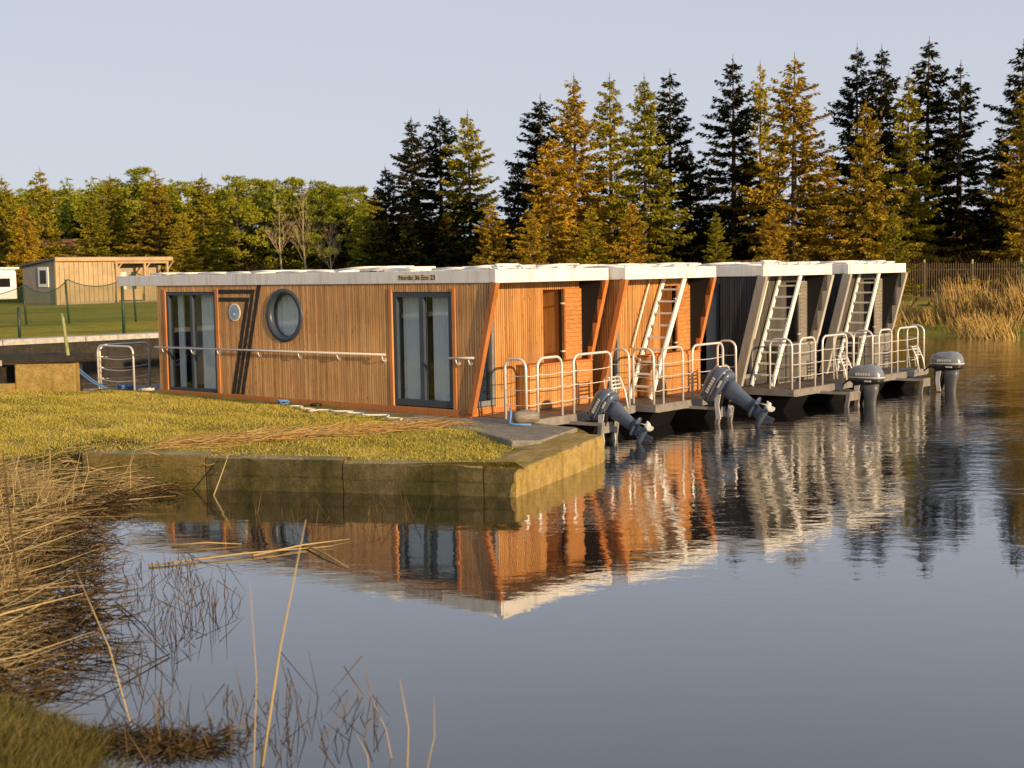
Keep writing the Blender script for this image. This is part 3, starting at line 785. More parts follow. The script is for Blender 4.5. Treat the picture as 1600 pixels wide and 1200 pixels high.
    MB().box(-1.1, -0.68, 1.99, 2.02, 1.2, 2.66).box(-1.1, -0.68, 2.61, 2.64, 1.2, 2.66).box(-1.1, -0.68, 2.02, 2.61, 1.19, 1.22).box(-1.1, -.68, 2.02, 2.61, 2.64, 2.66).build('recess_lining', side_m[1], B)
    dr = MB().box(-0.575, -0.545, 2.60, min(3.22, Wd - .05), 1.30, 2.64).build('cupboard_door', beam_m, B)
    for i in range(16): MB().box(-0.5449, -0.53, 2.615, min(3.205, Wd - .065), 1.315 + i * .0825, 1.315 + i * .0825 + .074).build('board', board_m, dr)
    for z in (1.45, 2.35): MB().box(-0.56, -0.52, 2.50, 2.60, z, z + .03).build('hinge', 'alu', dr)
    lc = MB().box(-0.575, -0.31, 1.22, min(3.2, Wd - .05), 0.453, 1.26).build('low_cupboard', beam_m, B, bevel=0.006)
    for i in range(9): MB().box(-0.309, -0.292, 2.05, min(3.19, Wd - .06), 0.475 + i * .086, 0.475 + i * .086 + .077).build('board', board_m, lc)
    sl = MB()
    for i in range(14): sl.box(-0.309, -0.29, 1.23 + i * .058, 1.23 + i * .058 + .05, 0.47, 1.25)
    for i in range(4): sl.box(-0.57 + i * .062, -0.57 + i * .062 + .054, 1.199, 1.219, 0.47, 1.25)
    sl.build('cupboard_slats', stern_m, lc)
    MB().box(-0.575, -0.28, 1.19, min(3.2, Wd - .05), 1.262, 1.29).build('cupboard_top', beam_m, lc, bevel=0.004)
    # leaning beams at the stern corners
    for t_ in (0.0, Wd):
        MB().bar((0.0, t_ - 0.02, 2.80), (-0.60, t_ - 0.02, 0.50), 0.115 if beam_m == 'beam_orange' else 0.20, 0.10, side=(1, 0, 0)).build('corner_beam', beam_m, B, bevel=0.006)
    # roof
    rf = MB().box(-10.95, 0.0, 0.0, Wd, 2.80, 2.985).build('roof', 'roof_sheet', B)
    MB().box(-10.98, 0.03, -0.05, -0.001, 2.792, 3.012).build('fascia_board', 'fascia_white', rf, bevel=0.006)
    MB().box(-10.98, 0.03, Wd + .001, Wd + 0.05, 2.792, 3.012).build('fascia_board', 'fascia_white', rf, bevel=0.006)
    MB().box(0.001, 0.045, -0.0009, Wd + .0009, 2.789, 3.014).build('fascia_board', 'fascia_white', rf, bevel=0.006)
    MB().box(-10.995, -10.951, -0.0009, Wd + .0009, 2.789, 3.014).build('fascia_board', 'fascia_white', rf, bevel=0.006)
    # folded rail frames lying on the roof
    rr = random.Random(int(t0 * 10) + 3)
    for i in range(13):
        u = -9.9 + i * 0.82 + rr.uniform(-.1, .1); zz = 3.03 + rr.uniform(0, 0.02); L_ = min(rr.uniform(0.5, 0.95), -0.12 - u); hh = zz + rr.uniform(-.01, .055) * (1.0 if i > 6 else 0.35)
        MB().tube([(u, 0.12, zz), (u + L_ * .5, 0.14, (zz + hh) / 2 + .01), (u + L_, 0.12, hh)], 0.024, 6).tube([(u + .03, 0.8, zz), (u + L_, 0.75, hh)], 0.024, 6).tube([(u + L_, 0.12, hh), (u + L_, 0.75, hh)], 0.024, 6).build('folded_rail', 'white_paint', rf)
    for i in range(5):
        t_ = 0.15 + i * (Wd - .4) / 5; hh = rr.uniform(3.04, 3.075)
        MB().tube([(-0.1, t_, 3.03), (-0.12, t_ + (Wd - .4) / 5.6, hh)], 0.026, 6).tube([(-0.75, t_, 3.05), (-0.7, t_ + (Wd - .4) / 5.6, hh)], 0.026, 6).tube([(-0.12, t_ + (Wd - .4) / 5.6, hh), (-0.7, t_ + (Wd - .4) / 5.6, hh)], 0.024, 6).build('folded_rail', 'white_paint', rf)
    MB().box(-3.2, -2.5, 0.5, 1.2, 2.986, 3.10).box(-1.6, -0.8, 0.9, 2.2, 2.986, 3.085).build('roof_hatch', 'white_paint', rf, bevel=0.02)
    # stern railing
    z = 0.45; e = ndeck - 0.05
    hoops = [((0.12, 0.05), (e - .02, 0.05)), ((e, 0.34), (e, 1.02)), ((e, 1.36), (e, 2.50)), ((e - .05, Wd - .06), (0.12, Wd - .06))]
    for a, b in hoops: hoop(B, (a[0], a[1], z), (b[0], b[1], z))
    chain = [(0.12, 0.05), (e - .02, 0.05), (e, 0.34), (e, 1.02), (e, 1.36), (e, 2.50)]
    for h in (0.26, 0.52, 0.76):
        for a, b in zip(chain[:-1], chain[1:]):
            sag((a[0], a[1], z + h), (b[0], b[1], z + h), 0.0085, B, 'steel', 'railing_wire', 0.018)
        sag((e - .05, Wd - .06, z + h), (0.12, Wd - .06, z + h), 0.0085, B, 'steel', 'railing_wire', 0.018)
    # folded bathing ladder at the stern edge
    bl = MB(); lb = Wd - 0.62
    for t_ in (lb, lb + 0.34):
        bl.tube([(e + .08, t_, 0.40), (e + .02, t_, 0.70), (e - .10, t_, 0.98), (e - .17, t_, 1.02), (e - .22, t_, 0.95), (e - .16, t_, 0.50)], 0.019, 7)
    for i in range(4): bl.tube([(e - .02 - i * .035, lb, 0.80 + i * .065), (e - .02 - i * .035, lb + .34, 0.80 + i * .065)], 0.017, 6)
    bl.build('bathing_ladder', 'steel', B)
    # motor bracket under the deck
    mb = MB().bar((ndeck - .3, 1.15, 0.31), (ndeck + .62, 1.30, 0.30), 0.09, 0.05).bar((ndeck - .3, 2.0, 0.31), (ndeck + .62, 1.70, 0.30), 0.09, 0.05).box(ndeck + .58, ndeck + .62, 1.30, 1.72, 0.14, 0.33)
    mb.bar((ndeck + .60, 1.28, 0.3), (ndeck + .52, 1.28, -0.2), 0.08, 0.06).bar((ndeck + .60, 1.74, 0.3), (ndeck + .52, 1.74, -0.2), 0.08, 0.06)
    mb.build('motor_bracket', 'rim_grey', B)
    # roof ladder
    if ladder is not None:
        b0, b1 = ladder, ladder + 1.25
        ld = MB()
        for n0 in (-0.52, -0.03): ld.bar((n0, b0, 0.453), (n0, b1, 2.80), 0.105, 0.045, side=(0, 1, 0))
        ladder_o = ld.build('ladder', 'white_paint', B, bevel=0.005)
        for i in range(1, 10):
            f = i / 10; MB().box(-0.50, -0.05, b0 + 1.25 * f - .045, b0 + 1.25 * f + .045, 0.453 + 2.347 * f - .018, 0.453 + 2.347 * f + .018).build('rung', 'white_paint', ladder_o)
        MB().tube([(-0.52, b0 + 0.62 - .52, 1.45), (-0.52, b1 - .50, 2.79)], 0.019, 7).build('ladder_rail', 'white_paint', B)
    if bow:
        for a, b in [((-11.98, 0.05), (-10.62, 0.05)), ((-12.0, 0.12), (-12.0, 1.45))]:
            hoop(B, (a[0], a[1], 0.40), (b[0], b[1], 0.40), 1.05)
            for h in (0.3, 0.55, 0.8): sag((a[0], a[1], .4 + h), (b[0], b[1], .4 + h), 0.009, B, 'steel', 'railing_wire', 0.05)
    return B

LARCH = (('larch', 'larch_joined'), 'larch_joined', 'beam_orange', 'beam_orange', 'larch_boards')
GREY = (('charcoal_slats', 'charcoal_slats'), 'taupe_slats', 'grey_beam', 'charcoal_slats', 'grey_slats')
b1 = make_boat('nearest wooden houseboat with porthole window and dark painted stripes', 0.0, 0.0, 3.2, LARCH, True, bow=True)
b2 = make_boat('orange wooden houseboat with a roof ladder, second from the quay', 0.35, 3.35, 3.15, LARCH, False, ladder=0.85)
b3 = make_boat('charcoal houseboat next to the orange ones, third from the quay', 1.0, 7.40, 3.0, GREY, False, ladder=0.42, ndeck=0.7)
b4 = make_boat('farthest charcoal houseboat with pale stern beams, beside the reedy bank', 1.0, 11.30, 3.05, GREY, False, ladder=0.45)

# name on the nearest fascia
tc = bpy.data.curves.new('lettering', 'FONT'); tc.body = 'Nordic 36 Eco 23'; tc.size = 0.118; tc.extrude = 0.001; tc.offset = 0.0022
to = bpy.data.objects.new('tmp', tc); COL.objects.link(to); bpy.context.view_layer.update()
tm = bpy.data.meshes.new_from_object(to.evaluated_get(bpy.context.evaluated_depsgraph_get())); bpy.data.objects.remove(to)
tm.materials.clear(); tm.materials.append(MAT['letter_brown'])
wtx = max(v.co.x for v in tm.vertices)
for v in tm.vertices: x, y, z_ = v.co; v.co = (-2.27 + x / wtx * 0.90, -0.0555 - z_, 2.858 + y)
pq = MB().box(-2.285, -1.355, -0.0535, -0.0501, 2.852, 2.942).build('name_plaque', 'plaque_ochre', b1)
link('lettering', tm, pq)

# ------------------------------------------------------------------ outboard motors
def superring(cx, rx, ry, z, p=3.0, n=24, skew=0):
    r = []
    for k in range(n):
        a = 2 * math.pi * k / n; c, s_ = math.cos(a), math.sin(a)
        r.append((cx + rx * math.copysign(abs(c) ** (2 / p), c) , ry * math.copysign(abs(s_) ** (2 / p), s_), z + skew * c))
    return r
def make_motor(label, n_, t_, z_, tilt, mat, legmat, scale=1.0, yaw=0.0):
    q = P1 + NV * n_ + TV * t_
    M = thing('outboard_motor', label, 'outboard motor', (q.x, q.y, z_), 0, 'outboard motors on the sterns')
    M.rotation_mode = 'XYZ'
    M.matrix_world = Matrix.Translation((q.x, q.y, z_)) @ Matrix.Rotation(BANG + yaw, 4, 'Z')
    R = Matrix.Rotation(-tilt, 4, 'Y') @ Matrix.Scale(scale, 4)
    def put(o):
        o.data.transform(R); o.data.update(); return o
    cow = put(MB().loft([superring(0.06, .30, .165, .07), superring(0.06, .345, .195, .10), superring(0.06, .36, .205, .16)]).build('cowl_base', 'motor_black' if tilt == 0 else mat, M))
    cw = put(MB().loft([superring(0.06, .355, .200, .162), superring(0.055, .365, .208, .22), superring(0.045, .355, .205, .30, skew=.01), superring(0.03, .32, .19, .375, skew=.02), superring(0.01, .26, .155, .425, skew=.03), superring(-.01, .16, .09, .45, skew=.02)]).build('cowl', mat, M))
    put(MB().loft([superring(0.06, .366, .210, .19), superring(0.06, .369, .212, .194), superring(0.06, .369, .212, .206), superring(0.06, .366, .210, .21)]).build('cowl_stripe', 'decal' if tilt == 0 else 'motor_silver', cw))
    for s_ in (-1, 1):
        for i in range(6):
            y = 0.2085 * s_; x0 = -0.10 + i * 0.055
            put(MB().box(x0, x0 + .038, min(y, y * 0.975), max(y, y * 0.975), .245, .30).build('lettering_mark', 'decal', cw))
        put(MB().box(.10, .24, min(.21 * s_, .19 * s_), max(.21 * s_, .19 * s_), .115, .145).build('decal', 'decal', cow))
    put(MB().loft([superring(0.12, .20, .125, .085, 2.6), superring(0.14, .17, .105, -.08, 2.6), superring(0.135, .135, .08, -.22, 2.6), superring(0.13, .12, .062, -.45, 2.6), superring(.13, .13, .06, -.56, 2.4)]).build('midsection', legmat, M))
    put(MB().loft([superring(.15, .20, .085, -.555, 2.3), superring(.15, .21, .09, -.575, 2.3), superring(.15, .20, .085, -.59, 2.3)]).build('splash_plate', legmat, M))
    lo = MB().loft([superring(.12, .115, .045, -.58, 2.2), superring(.10, .10, .04, -.72, 2.2), superring(.09, .10, .035, -.80, 2.2)])
    lo.loft([[(x, r_ * math.cos(a), -.78 + r_ * math.sin(a)) for a in np.linspace(0, 2 * math.pi, 16, endpoint=False)] for x, r_ in ((-.13, .012), (-.10, .035), (0, .06), (.12, .064), (.22, .055), (.25, .05))])
    lo.prism([(-.02, -.82), (.16, -.82), (.20, -1.0), (.10, -1.0)], -.009, .009, lambda x, y, z: (x, z, y))
    put(lo.build('lower_unit', legmat, M))
    pr = MB().loft([[(x, r_ * math.cos(a), -.78 + r_ * math.sin(a)) for a in np.linspace(0, 2 * math.pi, 14, endpoint=False)] for x, r_ in ((.255, .05), (.30, .052), (.37, .045), (.39, .02))])
    for k in range(3):
        a = k * 2.094 + .3
        for_b = []
        for side in (-.008, .008):
            for i in range(10):
                th = 2 * math.pi * i / 10; rad = .090 + .060 * math.cos(th); w_ = .062 * math.sin(th)
                for_b.append((.315 + w_ * .55 + side, rad * math.cos(a) - w_ * math.sin(a), -.78 + rad * math.sin(a) + w_ * math.cos(a)))
        pr.add(for_b, [tuple(range(10))[::-1], tuple(range(10, 20))] + [(i, (i + 1) % 10, 10 + (i + 1) % 10, 10 + i) for i in range(10)])
    put(pr.build('propeller', 'prop_white' if tilt else 'motor_silver', M))
    # clamp bracket stays with the boat, untilted
    br = MB()
    for y in (-.12, .12):
        br.prism([(-.20, .10), (-.02, .12), (.02, -.02), (-.10, -.40), (-.17, -.42), (-.20, -.1)], y - .016, y + .016, lambda x, yy, z: (x, z, yy))
    br.tube([(-.05, -.17, .06), (-.05, .17, .06)], .03, 10).tube([(-.1, -.05, -.1), (.08, -.05, .03)], .02, 8).tube([(-.1, .06, -.12), (.06, .06, .0)], .016, 8)
    br.build('clamp_bracket', 'motor_black', M)
    MB().tube([(-.12, -.07, .12), (-.22, -.09, .2), (-.36, -.05, .12), (-.5, .0, .02)], .018, 7).tube([(-.12, .05, .12), (-.26, .06, .18), (-.42, .04, .08)], .014, 7).build('control_cable', 'motor_black', M)
    for y in (-.17, .17):
        MB().prism([(-.14, .02), (-.02, .04), (-.06, -.18), (-.02, -.44), (-.12, -.44), (-.15, -.2)], y - .012, y + .012, lambda x, yy, z: (x, z, yy)).build('side_plate', 'alu', M)
    return M
make_motor('dark navy outboard motor tilted up beside the quay end', 1.30, 1.50, 0.44, math.radians(58), 'motor_navy', 'motor_navy', 0.92)
make_motor('larger dark blue outboard motor tilted up at the second houseboat', 1.70, 4.72, 0.55, math.radians(58), 'motor_navy', 'motor_navy', 1.08)
make_motor('silver outboard motor lowered into the water at the third houseboat', 2.33, 9.35, 0.40, 0.0, 'motor_silver', 'motor_leg_silver', 1.02)
make_motor('silver outboard motor lowered into the water at the farthest houseboat', 2.55, 13.15, 0.46, 0.0, 'motor_silver', 'motor_leg_silver', 1.05)

# ------------------------------------------------------------------ small things on the quay
lg = MB(); rings = []
for k in range(7):
    f = k / 6; rr_ = 0.115 * (1 - 0.25 * abs(f - .5) ** 3 * 8)
    rings.append([(-0.21 + .42 * f, rr_ * 1.05 * math.cos(a) + random.gauss(0, .005), 0.11 + rr_ * math.sin(a) + random.gauss(0, .005)) for a in np.linspace(0, 2 * math.pi, 14, endpoint=False)])
lo_ = lg.loft(rings).build('log', 'weathered'); lo_.location = (0.22, 22.62, 0.47); lo_.rotation_euler = (0, 0, 0.25); tag(lo_, 'short weathered log lying on the concrete slab by the railing', 'log')
st = MB().tube([(-0.03, 22.52, 0.75), (-0.03, 22.45, 0.62), (-0.05, 22.42, 0.50), (0.02, 22.36, 0.485), (0.3, 22.3, 0.485)], 0.02, 6).build('blue_strap', 'rope_blue'); tag(st, 'blue strap hanging beside the log', 'strap')
def coil(name, c, R, n, mat, r, label, cat, zjit=.05, seed=1):
    q = random.Random(seed); pts = []
    for i in range(n * 10):
        a = i * .63; pts.append((c[0] + (R * (.5 + .5 * q.random())) * math.cos(a), c[1] + (R * .6 * (.5 + .5 * q.random())) * math.sin(a), c[2] + q.random() * zjit + r))
    return tag(MB().tube(pts, r, 6).build(name, mat), label, cat)
x, y = bp(-5.2, -0.35); coil('rope_coil', (x, y, 0.475), 0.14, 6, 'rope_blue', .012, 'blue rope heap at the foot of the houseboat wall', 'rope', .08, 3)
x, y = bp(-11.3, 0.3); coil('rope_coil', (x, y, 0.455), 0.22, 8, 'rope_blue', .014, 'tangled blue rope on the bow deck', 'rope', .09, 4)
x, y = bp(-10.0, -0.05); coil('rope_coil', (x, y, 0.46), 0.2, 7, 'rope_white', .013, 'tangled white and grey rope at the bow corner', 'rope', .1, 5)
x, y = bp(-4.2, -0.4); coil('rope_coil', (x, y, 0.475), 0.12, 5, 'motor_black', .014, 'small black rope heap by the sliding window', 'rope', .05, 6)
pts = []
for i in range(46):
    f = i / 45; q = Vector(bp(-4.2 + 3.2 * f, -1.05 - .30 * f + .13 * math.sin(i * .9) + .1 * math.sin(i * .37))); pts.append((q.x, q.y, float(near_z(np.array([[q.x, q.y]]))[0]) + .055 + (.03 if f > .3 else 0)))
tag(MB().tube(pts, .014, 6).build('loose_rope', 'rope_white'), 'pale rope snaking over the grass beside the slab', 'rope')
pole = MB().tube([(-9.30, 29.1, 0.3), (-9.40, 29.15, 1.3), (-9.50, 29.2, 2.15), (-9.52, 29.2, 2.25)], [.045, .04, .035, .02], 10).build('mooring_pole', 'mossy_pole'); tag(pole, 'leaning mossy mooring pole at the pier end', 'pole')
for dx, nm in ((0, 'upper'), (.1, 'lower')):
    a = Vector((-9.38 + dx * .4, 29.05, 1.33 - dx)); b = Vector((*bp(-11.7, 0.1), 0.48)); n = 12
    pts = [a + (b - a) * (i / n) - Vector((0, 0, (.35 + dx) * (i / n) * (1 - i / n))) for i in range(n + 1)]
    tag(MB().tube(pts, .018, 6).build('mooring_line', 'rope_blue'), '%s blue mooring line from the pier to the bow' % nm, 'rope')

# ------------------------------------------------------------------ buildings at left
def cabin():
    q = (-34.0, 103.5, fz(-34, 103)); C = thing('wooden_cabin', 'low wooden cabin with shed roof and porch across the lawn', 'cabin', q, BANG)
    # frame: x = out of the lit front, y = along the front, body towards -x
    L, D, H0, H1 = 10.0, 4.6, 2.9, 3.35
    MB().prism([(-D, 0.0), (0, 0.0), (0, H1), (-D, H0)], 0.0, 5.0, lambda x, y, z: (x, z, y)).build('wall', 'tan_cladding', C)
    MB().prism([(-D, 0.0), (-1.6, 0.0), (-1.6, H1 - .15), (-D, H0)], 5.001, L, lambda x, y, z: (x, z, y)).build('wall', 'tan_cladding', C)
    k = 24
    for i in range(k): MB().box(0.01, .05 + (i % 2) * .03, i * 5 / k + .012, (i + 1) * 5 / k - .012, .15, H1 - .12).build('board', 'fence_boards', C)
    for i in range(12):
        z0 = .1 + i * .235; MB().box(-D, 0.0, -.035, -.002, z0, z0 + .225).build('clapboard', 'tan_cladding', C)
    MB().box(-.02, .16, -.16, .0, 0, H1).build('corner_post', 'pale_timber', C)
    w_ = MB().box(-2.35, -1.0, -.10, -.04, 1.35, 2.85).build('window', 'white_paint', C); MB().box(-2.1, -1.25, -.115, -.101, 1.6, 2.62).build('pane', 'window_dark', w_)
    MB().prism([(-D - .3, H0 + .02), (.35, H1 + .06), (.35, H1 + .2), (-D - .3, H0 + .14)], -.3, L + .3, lambda x, y, z: (x, z, y)).build('roof', 'roof_felt', C)
    MB().box(.352, .40, -.3, L + .3, H1 - .08, H1 + .22).build('fascia', 'pale_timber', C)
    for y in (5.15, 7.75, L - .1):
        p_ = MB().box(.05, .22, y - .09, y + .09, 0, H1 - .05).build('porch_post', 'pale_timber', C)
        MB().bar((.13, y + .08, H1 - .75), (.13, y + .65, H1 - .1), .09, .09).build('brace', 'pale_timber', p_)
    MB().box(.05, .2, 5.0, L, H1 - .28, H1 - .085).build('porch_beam', 'pale_timber', C)
    for y0, y1, m_ in ((5.3, 5.95, 'white_paint'), (6.7, 7.2, 'white_paint')): MB().box(-1.598, -1.55, y0, y1, .2, 2.4).build('door', m_, C)
    MB().box(-1.598, -1.56, 5.96, 6.69, .15, 3.0).build('wall_panel', 'pale_timber', C)
    for i in range(13): MB().box(-1.56, -1.5, 7.9 + i * .2, 7.9 + i * .2 + .18, .15, 2.95).build('board', 'fence_boards', C)
    for i in range(14): MB().box(.1, .14, 7.9 + i * .185, 7.9 + i * .185 + .13, .1, 1.0).build('baluster', 'fence_boards', C)
    MB().box(-1.5, .3, 5.0, L, 0.0, .12).build('porch_floor', 'weathered', C)
    MB().box(.02, .05, 5.3, 7.5, .2, 1.05).build('porch_rail', 'pale_timber', C)
cabin()
cv = thing('caravan', 'white caravan at the left edge of the lawn', 'caravan', (-38.5, 101.0, fz(-38.5, 101)), BANG)
body = [(-2.2, .5), (-2.25, 2.0), (-2.0, 2.75), (-.2, 2.78), (.02, 2.5), (.05, .5)]
MB().prism(body, -4.2, 2.6, lambda x, y, z: (x, z, y)).build('body', 'caravan_white', cv, bevel=0.08)
w_ = MB().box(.03, .07, .9, 2.1, 1.35, 2.1).build('window', 'white_paint', cv); MB().box(.071, .08, .96, 2.04, 1.4, 2.05).build('pane', 'window_dark', w_)
MB().box(.0, .22, -4.3, 2.75, 2.72, 2.86).build('awning_rail', 'white_paint', cv, bevel=.02)
for y in (-1.0, ): MB().tube([(-.1, y, .33), (.06, y, .33)], .33, 18).build('wheel', 'black_rubber', cv)
car = thing('parked_car', 'silver car parked in front of the caravan, partly out of frame', 'car', (-37.9, 98.3, fz(-37.9, 98.3)), BANG + .1)
MB().prism([(-2.1, .35), (-2.15, .75), (-1.2, .95), (-.5, 1.42), (.9, 1.45), (1.6, 1.0), (2.1, .85), (2.15, .35)], -.85, .85, lambda x, y, z: (z, x - 1.6, y)).build('body', 'car_silver', car, bevel=.06)
MB().prism([(-.95, .98), (-.45, 1.36), (.85, 1.38), (1.3, 1.0)], .851, .858, lambda x, y, z: (z, x - 1.6, y)).build('side_glass', 'window_dark', car)
for y in (-1.35, 1.3):
    wl = MB().tube([(.66, y - 1.6, .33), (.87, y - 1.6, .33)], .33, 20).build('wheel', 'black_rubber', car); MB().tube([(.871, y - 1.6, .33), (.885, y - 1.6, .33)], .21, 16).build('rim', 'alu', wl)
hs = thing('small_house', 'house with a red gabled roof half hidden among the trees', 'house', (-41.2, 127, fz(-41.2, 127)), BANG + .62)
MB().prism([(-2.6, 0), (2.6, 0), (2.6, 3.4), (0, 5.2), (-2.6, 3.4)], -1.6, 1.6, lambda x, y, z: (z, x, y)).build('wall', 'plaster_cream', hs)
for s_ in (-1, 1): MB().prism([(0, 5.22), (s_ * 3.0, 3.15), (s_ * 3.0, 3.4), (0, 5.5)], -1.9, 1.9, lambda x, y, z: (z, x, y)).build('roof', 'roof_red', hs)

# net fence behind the coping
nf = thing('net_fence', 'sagging dark green net strung between posts above the harbour wall', 'net fence')
posts = [(-19.2, 42.6), (-16.25, 45.5), (-13.56, 48.2), (-10.6, 50.9)]
for i, (x, y) in enumerate(posts): MB().tube([(x, y, .9), (x, y, 2.05 if i % 2 else 2.75)], .055, 8).build('post', 'green_post', nf)
back_posts = [(-25.2, 59.5, 2.55), (-21.1, 60.0, 2.72), (-19.3, 60.2, 2.92), (-16.6, 61.0, 3.2), (-13.0, 62.0, 3.0)]
for (x, y, z) in back_posts: MB().tube([(x, y, .9), (x - .1, y, z)], .045, 6).build('post', 'green_post', nf)
for a, b in zip(back_posts[:-1], back_posts[1:]):
    n = 18; top_ = []
    for i in range(n + 1):
        f = i / n; top_.append(Vector((a[0] + (b[0] - a[0]) * f, a[1] + (b[1] - a[1]) * f, a[2] + (b[2] - a[2]) * f - .45 * 4 * f * (1 - f))))
    MB().tube(top_, .022, 6).build('rope', 'green_post', nf)
    vs = top_ + [Vector((p.x, p.y, 1.05)) for p in top_]
    MB().add(vs, [(i, i + 1, n + 2 + i, n + 1 + i) for i in range(n)], True).build('net', 'net', nf)

# ------------------------------------------------------------------ right bank: fence, wooden ramp, reeds
rf_ = thing('picket_fence', 'tall thin-picket fence along the trees on the right bank', 'fence')
F0 = Vector((8.0, 80.5, 0)); F1 = Vector((62, 71, 0)); fd = (F1 - F0).normalized(); fl = (F1 - F0).length
pk = MB(); k = int(fl / .13)
for i in range(k):
    q = F0 + fd * (i * .13); z0 = fz(q.x, q.y); pk.box(q.x - .02, q.x + .02, q.y - .012, q.y + .012, z0, z0 + 1.95 + random.uniform(-.05, .05))
pk.build('pickets', 'fence_rust', rf_, kind='stuff')
for i in range(int(fl / 2.6) + 1):
    q = F0 + fd * (i * 2.6); z0 = fz(q.x, q.y); MB().box(q.x - .05, q.x + .05, q.y + .02, q.y + .12, z0, z0 + 2.15).build('post', 'mossy_pole', rf_)
for zz in (.45, 1.6): MB().bar(F0 + Vector((0, .04, fz(F0.x, F0.y) + zz)), F1 + Vector((0, .04, fz(F1.x, F1.y) + zz)), .05, .05).build('rail', 'fence_rust', rf_)
rp = thing('wooden_ramp', 'dark broken wooden ramp lying on the right bank behind the last boat', 'ramp', (18.6, 67.5, fz(18.6, 67.5)), -.25)
MB().bar((0, 0, .75), (3.2, .1, .25), .1, .1).build('beam', 'fence_rust', rp); MB().bar((.4, .8, .05), (3.2, .7, .3), .1, .08).build('beam', 'weathered', rp)
for i in range(4): MB().bar((.6 + i * .7, 0, .65 - i * .1), (.3 + i * .7, .75, .05), .08, .06).build('rung', 'fence_rust', rp)
MB().bar((0, 0, .8), (0, 0, 0), .09, .09).build('leg', 'weathered', rp)

def stems(name, mat, base, n, spread, hmin, hmax, lean, w):
    P = np.zeros((n, 3)); ang = rng.uniform(0, 6.283, n); rad = np.sqrt(rng.uniform(0, 1, n))
    P[:, 0] = base[0] + np.cos(ang) * rad * spread[0]; P[:, 1] = base[1] + np.sin(ang) * rad * spread[1]; P[:, 2] = np.maximum(0, far_z(P[:, :2])) - .05
    h = rng.uniform(hmin, hmax, n) * (1 - .45 * rad); lv = rng.normal(0, .16, (n, 2)) + np.array(lean)
    Q = P + np.stack([lv[:, 0] * h, lv[:, 1] * h, h], 1)
    return ribbons(P, Q, np.full(n, w) * rng.uniform(.7, 1.3, n))
def reed_clump(label, base, n, spread, hmin, hmax, lean):
    V, F = stems('', '', base, n, spread, hmin, hmax, lean, .022)
    o = link('reed_clump', np_mesh('reed_clump', V, F, 'bank_reed')); return tag(o, label, 'reeds', 'reed clumps on the right bank')
reed_clump('tall golden reed clump on the right bank, nearer the boats', (20.1, 60.2), 620, (1.5, 1.3), 1.0, 2.5, (-.20, 0))
reed_clump('tall golden reed clump at the right edge of the far bank', (22.0, 58.2), 420, (1.3, 1.1), 0.9, 2.4, (-.30, 0))
V0 = []; F0_ = []; off = 0
for i in range(110):
    bx_ = random.uniform(14.5, 33); by = random.uniform(53, 64)
    if not in_poly(np.array([[bx_, by]]), far_poly)[0]: continue
    d_ = seg_dist(np.array([[bx_, by]]), FSH)[0]
    if d_ > 5: continue
    V, F = stems('', '', (bx_, by), 60, (1.1, .9), .3, 1.15, (random.uniform(-.9, .6), random.uniform(-.5, .1)), .018); V0.append(V); F0_.append(F + off); off += len(V)
for i in range(80):
    bx_ = random.uniform(-1, 17); by = random.uniform(57, 65)
    if not in_poly(np.array([[bx_, by]]), far_poly)[0]: continue
    V, F = stems('', '', (bx_, by), 40, (.9, .9), .3, 1.0, (0, 0), .020); V0.append(V); F0_.append(F + off); off += len(V)
tag(link('bank_grass', np_mesh('bank_grass', np.vstack(V0), np.vstack(F0_), 'bank_reed')), 'dry fallen grass and sedge along the far waterline', 'grass', kind='stuff')

